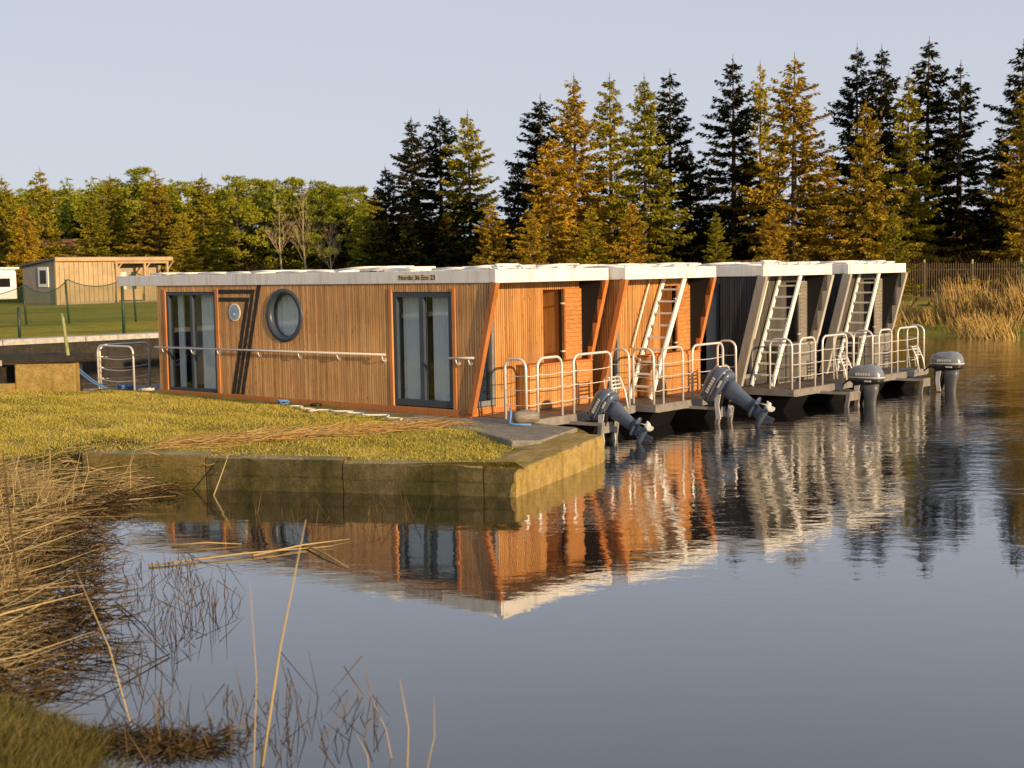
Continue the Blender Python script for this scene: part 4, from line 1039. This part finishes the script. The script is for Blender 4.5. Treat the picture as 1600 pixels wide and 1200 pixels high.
# ------------------------------------------------------------------ trees
def rhombs(C, D, L, Wd, Nn):
    X = np.cross(D, Nn); X /= np.linalg.norm(X, axis=1, keepdims=True) + 1e-9
    A = C; T = C + D * L[:, None]; Mm = C + D * (L * .45)[:, None]
    V = np.stack([A, Mm + X * Wd[:, None], T, Mm - X * Wd[:, None]], 1).reshape(-1, 3)
    return V, np.arange(len(V)).reshape(-1, 4)
def spruce(seed, H, R, bare=0.06, dens=1.0, gap=0.0, droop=.35, big=1.0):
    r = np.random.default_rng(seed); C = []; D = []; L = []; WW = []; limbs = MB()
    z = H * bare
    while z < H - .25:
        f = (z - H * bare) / (H * (1 - bare)); prof = (R * (1 - f) ** .90 * (.55 + .45 * min(1, f * 5 + .35)) + .12) * (1 + .22 * math.sin(z * 1.9 + seed) * math.sin(z * .77 + 2 * seed))
        nb = r.integers(4, 7) if f < .9 else 3
        a0 = r.uniform(0, 6.28)
        for b in range(nb):
            if r.random() < gap: continue
            a = a0 + b * 6.283 / nb + r.uniform(-.45, .45); l = prof * r.uniform(.45, 1.22); zb = z + r.uniform(-.22, .22)
            d0 = np.array([math.cos(a), math.sin(a), 0.]); dz = -droop * (1 - f) + .35 * f
            k = max(6 if big == 1 else 3, int(l * 42 * dens)); s = r.uniform(.1, 1, k) ** .75
            droopc = dz * l * s - .22 * l * s * (1 - f) + .30 * l * s ** 3 * (1 - f * .5)
            P = np.stack([d0[0] * l * s, d0[1] * l * s, zb + droopc], 1) + r.normal(0, .05, (k, 3))
            lat = np.array([-d0[1], d0[0], 0.]); sg = r.choice([-1, 1], k)
            dirs = d0[None] * r.uniform(.3, .9, (k, 1)) + lat[None] * (sg * r.uniform(.3, 1.0, k))[:, None] + np.array([0, 0, 1.])[None] * r.uniform(-1.0, .10, (k, 1))
            dirs /= np.linalg.norm(dirs, axis=1, keepdims=True)
            C.append(P); D.append(dirs); L.append(big * r.uniform(.24, .60, k) * (1.15 - .5 * s) * (1 - .35 * f)); WW.append(big * r.uniform(.030, .072, k))
            if l > .8 and r.random() < .5: limbs.tube([(0, 0, z), (d0[0] * l * .5, d0[1] * l * .5, z + dz * l * .5 - .1 * l), (d0[0] * l * .92, d0[1] * l * .92, z + dz * l * .9)], [.028, .018, .006], 4, False)
        z += r.uniform(.17, .36) * (1 + .35 * (1 - f))
    k = 30; s = r.uniform(0, 1, k); C.append(np.stack([np.zeros(k), np.zeros(k), H - .9 + s * .85], 1)); a = r.uniform(0, 6.28, k)
    dd = np.stack([np.cos(a), np.sin(a), r.uniform(.3, 1.2, k)], 1); D.append(dd / np.linalg.norm(dd, axis=1, keepdims=True)); L.append(.30 * (1.2 - s)); WW.append(np.full(k, .03))
    C = np.vstack(C); D = np.vstack(D); L = np.concatenate(L); WW = np.concatenate(WW)
    V, F = rhombs(C, D, L, WW, r.normal(size=C.shape))
    tr = MB().tube([(0, 0, -.3), (r.uniform(-.06, .06), r.uniform(-.06, .06), H * .5), (0, 0, H + .25)], [H * .0115, H * .0075, .010], 8, False)
    tr.v += []; b = len(tr.v); tr.v += limbs.v; tr.f += [tuple(i + b for i in f) for f in limbs.f]; tr.sm += limbs.sm
    return V, F, tr
def pine(seed, H, R):
    r = np.random.default_rng(seed); C = []; D = []; L = []; WW = []; limbs = MB()
    for b in range(44):
        f = r.uniform(.22, 1.0); z = H * f; l = R * (1.15 - .85 * ((f - .22) / .78) ** 2.2) * r.uniform(.45, 1.0); a = r.uniform(0, 6.28)
        c = np.array([math.cos(a) * l, math.sin(a) * l, z + .15 * l]); k = 130; br = .62 * (1 - .35 * f)
        u = r.normal(size=(k, 3)); u /= np.linalg.norm(u, axis=1, keepdims=True); P = c + u * (br * r.uniform(.3, 1, (k, 1))) * np.array([1.2, 1.2, .62])
        dd = u + np.array([0, 0, .7]) + r.normal(size=(k, 3)) * .5; dd /= np.linalg.norm(dd, axis=1, keepdims=True)
        C.append(P); D.append(dd); L.append(r.uniform(.18, .36, k)); WW.append(r.uniform(.03, .06, k))
        limbs.tube([(0, 0, z - .4 * l), tuple(c)], [.04, .012], 4, False)
    C = np.vstack(C); D = np.vstack(D); V, F = rhombs(C, D, np.concatenate(L), np.concatenate(WW), r.normal(size=C.shape))
    tr = MB().tube([(0, 0, -.3), (r.uniform(-.1, .1), 0, H * .5), (0, 0, H * .96)], [H * .013, H * .009, .02], 8, False)
    b = len(tr.v); tr.v += limbs.v; tr.f += [tuple(i + b for i in f) for f in limbs.f]; tr.sm += limbs.sm
    return V, F, tr

SPR = [spruce(1, 14, 3.5, .05, 1.25, .02, .45), spruce(2, 15, 3.4, .05, 1.25, .06, .4), spruce(3, 14.5, 3.1, .10, 1.25, .12, .35), spruce(4, 15.5, 2.9, .12, 1.2, .20, .35), spruce(5, 13, 3.8, .03, 1.25, .02, .5), spruce(6, 15, 3.3, .06, 1.25, .10, .4)]
LOW = [spruce(31, 13, 3.6, .02, .24, 0, .4, 2.0), spruce(32, 13, 3.4, .02, .22, .05, .4, 2.0)]
PIN = [pine(21, 11, 2.1), pine(22, 12, 2.4), pine(23, 10.5, 2.0)]
cache = {}
def tree_mesh(kind, i):
    if (kind, i) not in cache:
        V, F, tr = (SPR if kind == 's' else PIN)[i]
        cache[(kind, i)] = (np_mesh('crown', V, F, 'needles_dark'), tr.mesh('trunk', 'bark_spruce'))
    return cache[(kind, i)]
HREF = {'s': [14, 15, 14.5, 15.5, 13, 15], 'p': [11, 12, 10.5]}
def tree(name, label, kind, i, mat, x, y, top, wide=1.0, group=None):
    z0 = fz(x, y); cm, tm_ = tree_mesh(kind, i); sc = (top - z0) / HREF[kind][i]
    T = thing(name, label, 'tree', (x, y, z0), random.uniform(0, 6.28), group)
    wide *= 1.27 if kind == 's' else 1.0; T.scale = (sc * wide, sc * wide, sc)
    cr_ = link('crown', cm, T); cr_.material_slots[0].link = 'OBJECT'; cr_.material_slots[0].material = MAT[mat]; link('trunk', tm_, T); return T
fpx = 2150.0
def wx(px, Y): return (px - 797) / fpx * Y
def wtop(px, py, Y): return EYE + (422.3 - 0.0166 * (px - 797) - py) / fpx * Y
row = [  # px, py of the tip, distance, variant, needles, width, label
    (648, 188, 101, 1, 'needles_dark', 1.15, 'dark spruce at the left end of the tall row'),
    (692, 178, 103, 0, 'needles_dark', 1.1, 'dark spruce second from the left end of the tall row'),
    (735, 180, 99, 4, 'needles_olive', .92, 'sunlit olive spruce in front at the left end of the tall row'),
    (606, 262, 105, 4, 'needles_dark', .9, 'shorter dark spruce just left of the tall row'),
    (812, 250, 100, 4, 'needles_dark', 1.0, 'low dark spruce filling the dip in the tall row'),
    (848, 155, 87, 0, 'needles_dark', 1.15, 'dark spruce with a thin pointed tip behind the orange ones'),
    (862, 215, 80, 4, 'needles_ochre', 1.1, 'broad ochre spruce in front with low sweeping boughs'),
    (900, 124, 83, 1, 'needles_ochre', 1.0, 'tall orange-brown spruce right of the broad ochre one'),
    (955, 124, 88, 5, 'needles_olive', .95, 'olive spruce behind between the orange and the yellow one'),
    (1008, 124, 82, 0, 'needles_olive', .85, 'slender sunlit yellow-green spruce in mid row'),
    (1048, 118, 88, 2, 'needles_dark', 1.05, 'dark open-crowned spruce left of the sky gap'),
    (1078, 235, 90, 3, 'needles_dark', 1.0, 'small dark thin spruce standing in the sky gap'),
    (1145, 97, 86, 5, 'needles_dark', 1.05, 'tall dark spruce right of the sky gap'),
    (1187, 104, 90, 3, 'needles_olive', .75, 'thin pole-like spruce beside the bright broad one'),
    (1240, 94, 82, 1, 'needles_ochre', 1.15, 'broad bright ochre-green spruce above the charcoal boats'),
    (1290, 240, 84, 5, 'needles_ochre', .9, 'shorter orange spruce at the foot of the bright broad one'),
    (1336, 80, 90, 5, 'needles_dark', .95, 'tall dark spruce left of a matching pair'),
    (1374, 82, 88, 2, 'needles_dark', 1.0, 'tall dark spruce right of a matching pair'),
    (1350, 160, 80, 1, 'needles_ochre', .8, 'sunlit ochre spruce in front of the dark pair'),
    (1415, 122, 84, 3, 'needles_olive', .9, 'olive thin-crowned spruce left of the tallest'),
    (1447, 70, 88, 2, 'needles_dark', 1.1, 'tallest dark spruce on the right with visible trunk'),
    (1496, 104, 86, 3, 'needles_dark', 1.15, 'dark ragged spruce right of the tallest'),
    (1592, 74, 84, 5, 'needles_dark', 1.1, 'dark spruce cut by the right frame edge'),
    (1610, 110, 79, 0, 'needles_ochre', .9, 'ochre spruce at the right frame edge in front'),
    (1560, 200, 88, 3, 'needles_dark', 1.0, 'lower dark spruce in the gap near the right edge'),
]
row += [
    (584, 345, 98, 4, 'needles_olive', 1.0, 'young olive spruce at the left foot of the dark row'),
    (640, 335, 95, 5, 'needles_olive', 1.0, 'young olive spruce below the two dark leftmost ones'),
    (700, 330, 94, 4, 'needles_ochre', .9, 'young golden spruce below the second dark one'),
    (770, 318, 78, 4, 'needles_ochre', 1.0, 'young ochre spruce at the foot of the sunlit olive one'),
    (832, 330, 76, 4, 'needles_ochre', 1.1, 'young golden spruce left of the broad ochre one'),
    (925, 322, 76, 4, 'needles_olive', 1.1, 'young olive spruce under the tall orange-brown one'),
    (985, 315, 75, 4, 'needles_ochre', 1.0, 'young golden spruce under the slender yellow-green one'),
    (1118, 330, 77, 5, 'needles_olive', 1.0, 'young olive spruce at the foot of the tall dark one by the gap'),
    (1205, 325, 76, 4, 'needles_ochre', 1.0, 'young golden spruce left under the bright broad one'),
    (1395, 330, 76, 4, 'needles_olive', .9, 'young olive spruce over the farthest houseboat roof'),
]
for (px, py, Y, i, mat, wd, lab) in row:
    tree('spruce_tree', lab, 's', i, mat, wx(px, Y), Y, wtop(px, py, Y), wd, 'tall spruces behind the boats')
left = [
    ('s', 12, 278, 120, 1, 'needles_olive', 1.2, 'olive spruce at the left frame edge above the caravan'),
    ('s', 72, 266, 124, 5, 'needles_olive', 1.15, 'tall spruce behind the left end of the cabin'),
    ('s', 45, 320, 115, 4, 'needles_ochre', 1.0, 'short ochre spruce between caravan and cabin'),
    ('s', 150, 300, 122, 4, 'needles_olive', 1.1, 'spruce beside the red house gable'),
    ('s', 180, 275, 128, 1, 'needles_olive', 1.2, 'spruce behind the cabin porch'),
    ('s', 250, 272, 122, 1, 'needles_ochre', 1.35, 'broad golden spruce right of the cabin porch'),
    ('s', 322, 275, 126, 0, 'needles_olive', 1.25, 'olive spruce next to the broad golden one, further right'),
    ('s', 290, 330, 118, 4, 'needles_olive', 1.0, 'short spruce just right of the broad golden one'),
    ('p', 222, 266, 140, 1, 'needles_pine', 1.2, 'round-topped pine rising over the cabin roof'),
    ('p', 375, 280, 132, 0, 'needles_pine', 1.3, 'green pine left of the bare birches'),
    ('p', 415, 284, 140, 1, 'needles_pine', 1.3, 'green pine behind the leftmost bare birch'),
    ('p', 462, 282, 138, 2, 'needles_pine', 1.3, 'green pine behind the tallest bare birch'),
    ('p', 505, 288, 136, 0, 'needles_pine', 1.3, 'green pine right of the tallest bare birch'),
    ('p', 545, 296, 134, 1, 'needles_pine', 1.25, 'green pine at the right end of the low wood'),
    ('p', 572, 340, 112, 2, 'needles_pine', 1.15, 'small yellow-green pine against the dark spruces'),
    ('s', 590, 300, 130, 1, 'needles_olive', 1.0, 'olive spruce tucked behind the dark spruce row'),
]
for (kd, px, py, Y, i, mat, wd, lab) in left:
    tree('spruce_tree' if kd == 's' else 'pine_tree', lab, kd, i, mat, wx(px, Y), Y, wtop(px, py, Y), wd, 'trees of the low wood')

# woods that read as one mass behind the single trees
def wood(name, label, spec, mat):
    Vs = []; Fs = []; o = 0
    for (V, F, x, y, sc, wd, rz) in spec:
        c, s_ = math.cos(rz), math.sin(rz); z0 = fz(x, y)
        Q = np.stack([(V[:, 0] * c - V[:, 1] * s_) * sc * wd + x, (V[:, 0] * s_ + V[:, 1] * c) * sc * wd + y, V[:, 2] * sc + z0], 1)
        Vs.append(Q); Fs.append(F + o); o += len(Q)
    return tag(link(name, np_mesh(name, np.vstack(Vs), np.vstack(Fs), mat)), label, 'wood', kind='stuff')
sp = []
for i in range(34):
    px = -60 + i * 19.5 + random.uniform(-5, 5); Y = random.uniform(142, 165); py = 298 + (px > 350) * (px - 350) * .05 + random.uniform(-16, 16)
    V, F, _ = PIN[i % 3]; x = wx(px, Y); sc = (wtop(px, py, Y) - fz(x, Y)) / HREF['p'][i % 3]; sp.append((V, F, x, Y, sc, 1.3, random.uniform(0, 6)))
sp2 = []
for i in range(34):
    px = -50 + i * 19 + random.uniform(-8, 8); Y = random.uniform(134, 146); py = 284 + (px > 350) * (px - 350) * .06 + random.uniform(-12, 26)
    V, F, _ = LOW[i % 2]; x = wx(px, Y); sc = (wtop(px, py, Y) - fz(x, Y)) / 13; sp2.append((V, F, x, Y, sc, 1.15, random.uniform(0, 6)))
wood('conifer_wood', 'pointed yellow-green conifers mixed into the low wood at left', sp2, 'needles_pine')
wood('pine_wood', 'mass of green pines filling the low wood at left', sp, 'needles_pine')
sp = []
for i in range(30):
    px = -40 + i * 22 + random.uniform(-8, 8); Y = random.uniform(132, 140); py = 340 + random.uniform(-20, 25)
    V, F, _ = LOW[i % 2]; x = wx(px, Y); sc = (wtop(px, py, Y) - fz(x, Y)) / 13; sp.append((V, F, x, Y, sc, 1.7, random.uniform(0, 6)))
for i in range(26):
    px = 600 + i * 42 + random.uniform(-12, 12); Y = random.uniform(93, 100); py = 330 + random.uniform(-35, 30)
    V, F, _ = LOW[i % 2]; x = wx(px, Y); sc = (wtop(px, py, Y) - fz(x, Y)) / 13; sp.append((V, F, x, Y, sc, 1.9, random.uniform(0, 6)))
for i in range(44):
    px = 590 + i * 26 + random.uniform(-12, 12); Y = random.uniform(101, 120); py = 345 + random.uniform(-20, 20)
    V, F, _ = LOW[i % 2]; x = wx(px, Y); sc = (wtop(px, py, Y) - fz(x, Y)) / 13; sp.append((V, F, x, Y, sc, 2.0, random.uniform(0, 6)))
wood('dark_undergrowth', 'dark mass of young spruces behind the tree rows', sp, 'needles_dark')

# bare birches
def birch(label, px, py, Y, seed, spread):
    r = random.Random(seed); x = wx(px, Y); z0 = fz(x, Y); H = wtop(px, py, Y) - z0
    T = thing('birch_tree', label, 'tree', (x, Y, z0), 0, 'bare birches before the wood')
    MB().tube([(0, 0, -.2), (.08, 0, H * .3), (-.05, .05, H * .6), (.05, 0, H * .98)], [.09, .075, .045, .008], 8, False).build('trunk', 'bark_birch', T)
    cr = MB()
    def grow(p, d, l, rad, lev):
        q = p + d * l; mid = p + d * l * .5 + Vector((r.uniform(-.06, .06), r.uniform(-.06, .06), .04)) * l
        cr.tube([p, mid, q], [rad, rad * .75, rad * .45], 4, False)
        if lev == 0: return
        for k in range(4 if lev > 1 else 3):
            f = r.uniform(.35, 1.0); e = (d + Vector((r.uniform(-.8, .8), r.uniform(-.8, .8), r.uniform(-.1, .6)))).normalized()
            grow(p + d * l * f, e, l * r.uniform(.4, .65), rad * .5, lev - 1)
    for i in range(16):
        f = r.uniform(.35, .97); a = r.uniform(0, 6.28); d = Vector((math.cos(a) * spread, math.sin(a) * spread, 1.0)).normalized()
        grow(Vector((0, 0, H * f)), d, H * .28 * (1.25 - f), .026 * (1.2 - f), 3)
    cr.build('crown', 'bark_birch', T)
birch('bare birch standing apart on the left of the three', 440, 318, 100, 5, .75)
birch('tallest bare birch in the middle of the three', 477, 306, 102, 6, .45)
birch('short bare birch on the right of the three', 518, 345, 101, 7, .5)
# twiggy scrub along the wood edges
V0 = []; F0_ = []; o = 0
spots = [(random.uniform(395, 590), random.uniform(100, 108), 2.6) for i in range(60)] + [(random.uniform(600, 1640), random.uniform(82, 94), 2.2) for i in range(190)] + [(random.uniform(1380, 1640), random.uniform(80, 90), 2.6) for i in range(70)] + [(random.uniform(-20, 400), random.uniform(112, 120), 2.0) for i in range(60)]
for (px, Y, h) in spots:
    x = wx(px, Y); n = 60
    P = np.zeros((n, 3)); P[:, 0] = x + rng.normal(0, .35, n); P[:, 1] = Y + rng.normal(0, .35, n); P[:, 2] = fz(x, Y)
    hh = rng.uniform(.4, 1.0, n) * h; d = rng.normal(0, .38, (n, 2)); P[:, 2] += rng.uniform(0, .5, n) * hh
    Q = P + np.stack([d[:, 0] * hh, d[:, 1] * hh, hh * .75], 1)
    V, F = ribbons(P, Q, rng.uniform(.012, .03, n), rng.normal(0, .1, (n, 3))); V0.append(V); F0_.append(F + o); o += len(V)
tag(link('scrub', np_mesh('scrub', np.vstack(V0), np.vstack(F0_), 'twigs_brown')), 'bare brown twiggy scrub along the foot of the trees', 'scrub', kind='stuff')

# ------------------------------------------------------------------ grass and reeds on the near side
def scatter(n, x0, x1, y0, y1, test):
    P = np.stack([rng.uniform(x0, x1, n), rng.uniform(y0, y1, n)], 1); return P[test(P)]
def grow_grass(name, label, P, h0, h1, w, mat, leanv=.5):
    n = len(P); P3 = np.column_stack([P, np.where(in_poly(P, pad), np.maximum(near_z(P), .44), near_z(P)) - .01]); h = rng.uniform(h0, h1, n) * (1 + .35 * vnoise(P, 2.0, 4)); lean = rng.normal(0, leanv, (n, 2)) * h[:, None]
    V, F = blade_tris(P3, h, rng.uniform(.6, 1.3, n) * w, lean)
    return tag(link(name, np_mesh(name, V, F, mat)), label, 'grass', kind='stuff')
boat_line = [bp(-12, -.16), bp(3, -.16)]
qpoly = [(-13, 29.0), PIER_END, bp(-10.2, -.95), bp(-9.6, -.66), bp(-4.35, -.70), bp(-2.85, -.86), bp(-.96, -1.14), bp(.13, -1.36), bp(.73, -1.36), bp(2.05, -2.1), (0.42, 20.25), (-0.28, 18.80), (-.55, 18.56), (-1.1, 18.72), (-1.6, 18.80), (-2.0, 18.98), (-2.4, 19.0), (-2.9, 19.18), (-3.4, 19.24), (-4.2, 19.40), (-5.1, 19.62), (-6.5, 20.0), (-9, 18.0), (-13, 19)]
Pq = scatter(480000, -13, 1.6, 17.8, 31, lambda P: in_poly(P, qpoly))
Pq = Pq[rng.random(len(Pq)) < np.clip(.72 + .5 * vnoise(Pq, 1.3, 6), .1, 1)]
grow_grass('lawn_grass', 'short sunlit yellow-green grass on the quay', Pq, .015, .055, .007, 'grass_blades', .9)
Pn = scatter(160000, -5.5, -1.2, 6.6, 9.7, lambda P: in_poly(P, near_poly) & (seg_dist(P, SHORE) > .12))
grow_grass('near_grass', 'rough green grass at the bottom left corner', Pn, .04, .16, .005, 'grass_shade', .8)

Pb = scatter(110000, -9, -3.5, 9.5, 20.5, lambda P: in_poly(P, near_poly) & ~in_poly(P, qpoly) & (seg_dist(P, SHORE) > .25))
Pb = Pb[rng.random(len(Pb)) < .45 + .6 * vnoise(Pb, 1.1, 7)]
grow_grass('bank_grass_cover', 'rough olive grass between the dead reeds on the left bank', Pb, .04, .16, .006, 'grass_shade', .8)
# dead reed litter on the left bank
def litter(name, label, P, l0, l1, w, mat, az, azs, lift=.05, up_=.12):
    n = len(P); z = np.maximum(near_z(P), 0.0) + rng.uniform(0, lift, n); A = np.column_stack([P, z])
    a = rng.normal(az, azs, n) + 1.1 * vnoise(P, .9, 9); l = rng.uniform(l0, l1, n); Q = A + np.stack([np.cos(a) * l, np.sin(a) * l, rng.normal(0.02, up_, n) * l], 1)
    Q[:, 2] = np.maximum(Q[:, 2], .01)
    V, F = ribbons(A, Q, rng.uniform(.5, 1.3, n) * w, rng.normal(0, .03, (n, 3)))
    return tag(link(name, np_mesh(name, V, F, mat)), label, 'dead reeds', kind='stuff')
Pl = scatter(60000, -9, -3.6, 9.6, 20.2, lambda P: in_poly(P, near_poly) & (seg_dist(P, SHORE) < 3.0) & (seg_dist(P, SHORE) > .22) & ~in_poly(P, qpoly))
litter('reed_litter', 'matted brown dead reeds covering the left bank', Pl[(rng.random(len(Pl)) < .50 + .6 * vnoise(Pl, 1.6, 5))][:5200], .2, .9, .0055, 'dry_reed', .3, 1.1, .10, .14)
Pl2 = scatter(40000, -6.6, -3.4, 9.4, 19.3, lambda P: (seg_dist(P, SHORE) < .55))
litter('shore_litter', 'wet dark reed debris along the left waterline', Pl2[:1500], .15, .6, .007, 'wet_reed', .3, 1.2, .05, .2)
Pk = Pl[rng.permutation(len(Pl))[:420]]
litter('long_reed_litter', 'long pale broken reed stalks strewn over the left bank', Pk, .6, 1.5, .010, 'dry_reed', .2, 1.2, .16, .10)
Pd = scatter(30000, -7.2, -4.4, 11.6, 17.5, lambda P: in_poly(P, near_poly) & (vnoise(P, 2.2, 12) > .35))
litter('dark_reed_litter', 'dark rotting reeds in the hollows of the left bank', Pd[:900], .15, .6, .007, 'wet_reed', .2, 1.3, .17, .25)
Pr = np.stack([rng.uniform(0, 1, 800), rng.normal(0, 1.4, 800)], 1)
Pr = np.stack([-5.4 + 4.3 * Pr[:, 0] + .1 * Pr[:, 1], 20.2 + 2.6 * Pr[:, 0] + .32 * Pr[:, 1] * (1 - .3 * Pr[:, 0])], 1)
litter('reed_windrow', 'reddish windrow of dry reed stalks across the quay grass', Pr[in_poly(Pr, qpoly)], .3, .9, .006, 'rust_litter', .45, .3, .08, .06)
n = 150; Ps = scatter(4000, -8.2, -4.4, 11.8, 19.0, lambda P: in_poly(P, near_poly))[:n]; A = np.column_stack([Ps, np.maximum(near_z(Ps), 0)]); hh = rng.uniform(.25, .85, n)
Q = A + np.stack([rng.normal(.05, .22, n) * hh, rng.normal(0, .2, n) * hh, hh], 1); V, F = ribbons(A, Q, rng.uniform(.004, .008, n), rng.normal(0, .04, (n, 3)))
tag(link('standing_stems', np_mesh('standing_stems', V, F, 'dry_reed')), 'scattered upright dry stems on the left bank', 'dead reeds', kind='stuff')
# standing dry grass tussocks on the bank
Pt = []
for i in range(70):
    c = np.array([random.uniform(-7.5, -4.1), random.uniform(11.5, 18.5)])
    if in_poly(c[None], near_poly)[0]: Pt.append(c + rng.normal(0, .10, (90, 2)))
Pt = np.vstack(Pt); Pt = Pt[in_poly(Pt, near_poly)]
grow_grass('bank_tussocks', 'straw-coloured tussock grass on the left bank', Pt, .10, .38, .005, 'dry_reed', .7)
# tussock island near the bottom, dark
n = 900; cs = np.stack([rng.uniform(-2.75, -1.95, n), rng.uniform(8.45, 8.8, n)], 1); cs += .08 * np.sin(cs[:, ::-1] * 9); a = rng.uniform(0, 6.28, n); rr_ = np.sqrt(rng.uniform(0, 1, n))
A = np.stack([cs[:, 0] + .12 * rr_ * np.cos(a), cs[:, 1] + .10 * rr_ * np.sin(a), .01 + .05 * (1 - rr_)], 1)
l = rng.uniform(.05, .22, n); Q = A + np.stack([np.cos(a) * rr_ * l + rng.normal(0, .05, n), np.sin(a) * rr_ * l + rng.normal(0, .05, n), l * rng.uniform(-.1, .8, n) * (1.1 - rr_)], 1); Q[:, 2] = np.maximum(Q[:, 2], .004)
V, F = ribbons(A, Q, rng.uniform(.002, .0045, n)); tag(link('sedge_tussock', np_mesh('sedge_tussock', V, F, 'wet_reed')), 'dark sedge tussock standing in the shallows at the bottom', 'tussock')
# broken stems standing in the shallows
def broken(n, xs, ys, h0, h1, seed):
    r = np.random.default_rng(seed); P = np.stack([r.uniform(*xs, n), r.uniform(*ys, n), np.full(n, -.05)], 1); h = r.uniform(h0, h1, n)
    Q = P + np.stack([r.normal(0, .25, n) * h, r.normal(0, .2, n) * h, h], 1); m_ = r.random(n) < .55
    R = Q + np.stack([r.normal(0, .6, n) * h, r.normal(0, .3, n) * h, -h * r.uniform(.3, 1.0, n)], 1); R[:, 2] = np.maximum(R[:, 2], .005)
    V1, F1 = ribbons(P, Q, np.full(n, .0045)); V2, F2 = ribbons(Q[m_], R[m_], np.full(m_.sum(), .004))
    return np.vstack([V1, V2]), np.vstack([F1, F2 + len(V1)])
parts = [broken(90, (-4.2, -2.6), (9.7, 12.4), .08, .42, 1), broken(80, (-2.6, -.9), (8.3, 9.6), .08, .4, 2), broken(26, (-3.2, -2.5), (11.6, 13.0), .15, .45, 3), broken(40, (-3.6, -1.6), (15.6, 17.2), .1, .4, 4), broken(10, (-1.45, -1.0), (16.4, 16.9), .2, .5, 8), broken(50, (-4.4, -3.3), (12.5, 14.5), .1, .3, 9)]
o = 0; V0 = []; F0_ = []
for V, F in parts: V0.append(V); F0_.append(F + o); o += len(V)
tag(link('broken_stems', np_mesh('broken_stems', np.vstack(V0), np.vstack(F0_), 'wet_reed')), 'broken dead reed stems poking out of the shallow water', 'dead reeds', kind='stuff')
# single tall stems
def stalk(label, base, tip, r=.008, head=False, mat='dry_reed', kink=.03):
    b = Vector(base); t_ = Vector(tip); mid = (b + t_) / 2 + Vector((kink, 0, 0))
    o_ = MB().tube([b, b.lerp(mid, .5) * 1.0, mid, mid.lerp(t_, .5), t_], [r * .75, r * .7, r * .6, r * .45, r * .25], 6).build('reed_stalk', mat)
    tag(o_, label, 'reed', 'tall single reed stalks')
    if head: MB().tube([t_, t_ + Vector((.01, 0, .05)), t_ + Vector((.02, 0, .10))], [.004, .014, .003], 6).build('seed_head', mat, o_)
def px_at(x, y, Y):
    d = fw + rt * ((x - 800) / 2150) + up * ((600 - y) / 2150); return Vector((0, 0, EYE)) + d * (Y / d.y)
stalk('longest reed stalk leaning right, left of centre', px_at(408, 1210, 8.2), px_at(478, 812, 8.35), .011, False, kink=-.02)
stalk('upright pale stalk left of the longest one', px_at(396, 1215, 8.1), px_at(390, 905, 8.2), .006)
stalk('straight thicker stalk in the middle foreground', px_at(636, 1215, 8.1), px_at(625, 1062, 8.2), .007, False)
stalk('thin pale stalk right of the straight thicker one', px_at(664, 1215, 8.1), px_at(678, 1088, 8.2), .005, False)
stalk('slanted thin stalk left of the straight thicker one', px_at(615, 1200, 8.3), px_at(576, 1080, 8.4), .005)
stalk('short leaning stalk lowest in the foreground', px_at(577, 1215, 8.1), px_at(556, 1145, 8.2), .005)
stalk('dark tall weed stem at the left frame edge', px_at(32, 935, 9.5), px_at(4, 700, 9.6), .012, False, 'wet_reed', kink=-.01)
stalk('bent straw stalk rising from the bottom left tussock', px_at(205, 1135, 9.0), px_at(120, 895, 9.4), .008, False, kink=.04)
stalk('stalk propped against the quay wall', px_at(333, 777, 18.6), px_at(358, 708, 18.95), .014, False, kink=0)
# floating stalks
for i, (a, b, lab) in enumerate([((232, 884), (520, 853), 'long straw stalk floating across the left pool'), ((268, 852), (378, 850), 'shorter pale stalk floating above the long one'), ((470, 850), (545, 887), 'floating stalk crossing the long one, pointing down right'), ((395, 868), (548, 842), 'floating stalk on the right end of the long one'), ((180, 940), (265, 1022), 'dark bent stalk lying on calm water at left'), ((265, 1022), (80, 1118), 'dark stalk lying on calm water towards the corner')]):
    def onw(q):
        d = fw + rt * ((q[0] - 800) / 2150) + up * ((600 - q[1]) / 2150); return Vector((0, 0, EYE)) + d * (-(EYE - .015) / d.z)
    A = onw(a); B = onw(b); tag(MB().tube([A, A.lerp(B, .5) + Vector((0, .02, .02)), B], [.012 if i < 4 else .006, .010 if i < 4 else .005, .003], 6).build('floating_reed_stalk', 'dry_reed' if i < 4 else 'wet_reed'), lab, 'reed', 'floating reed stalks')
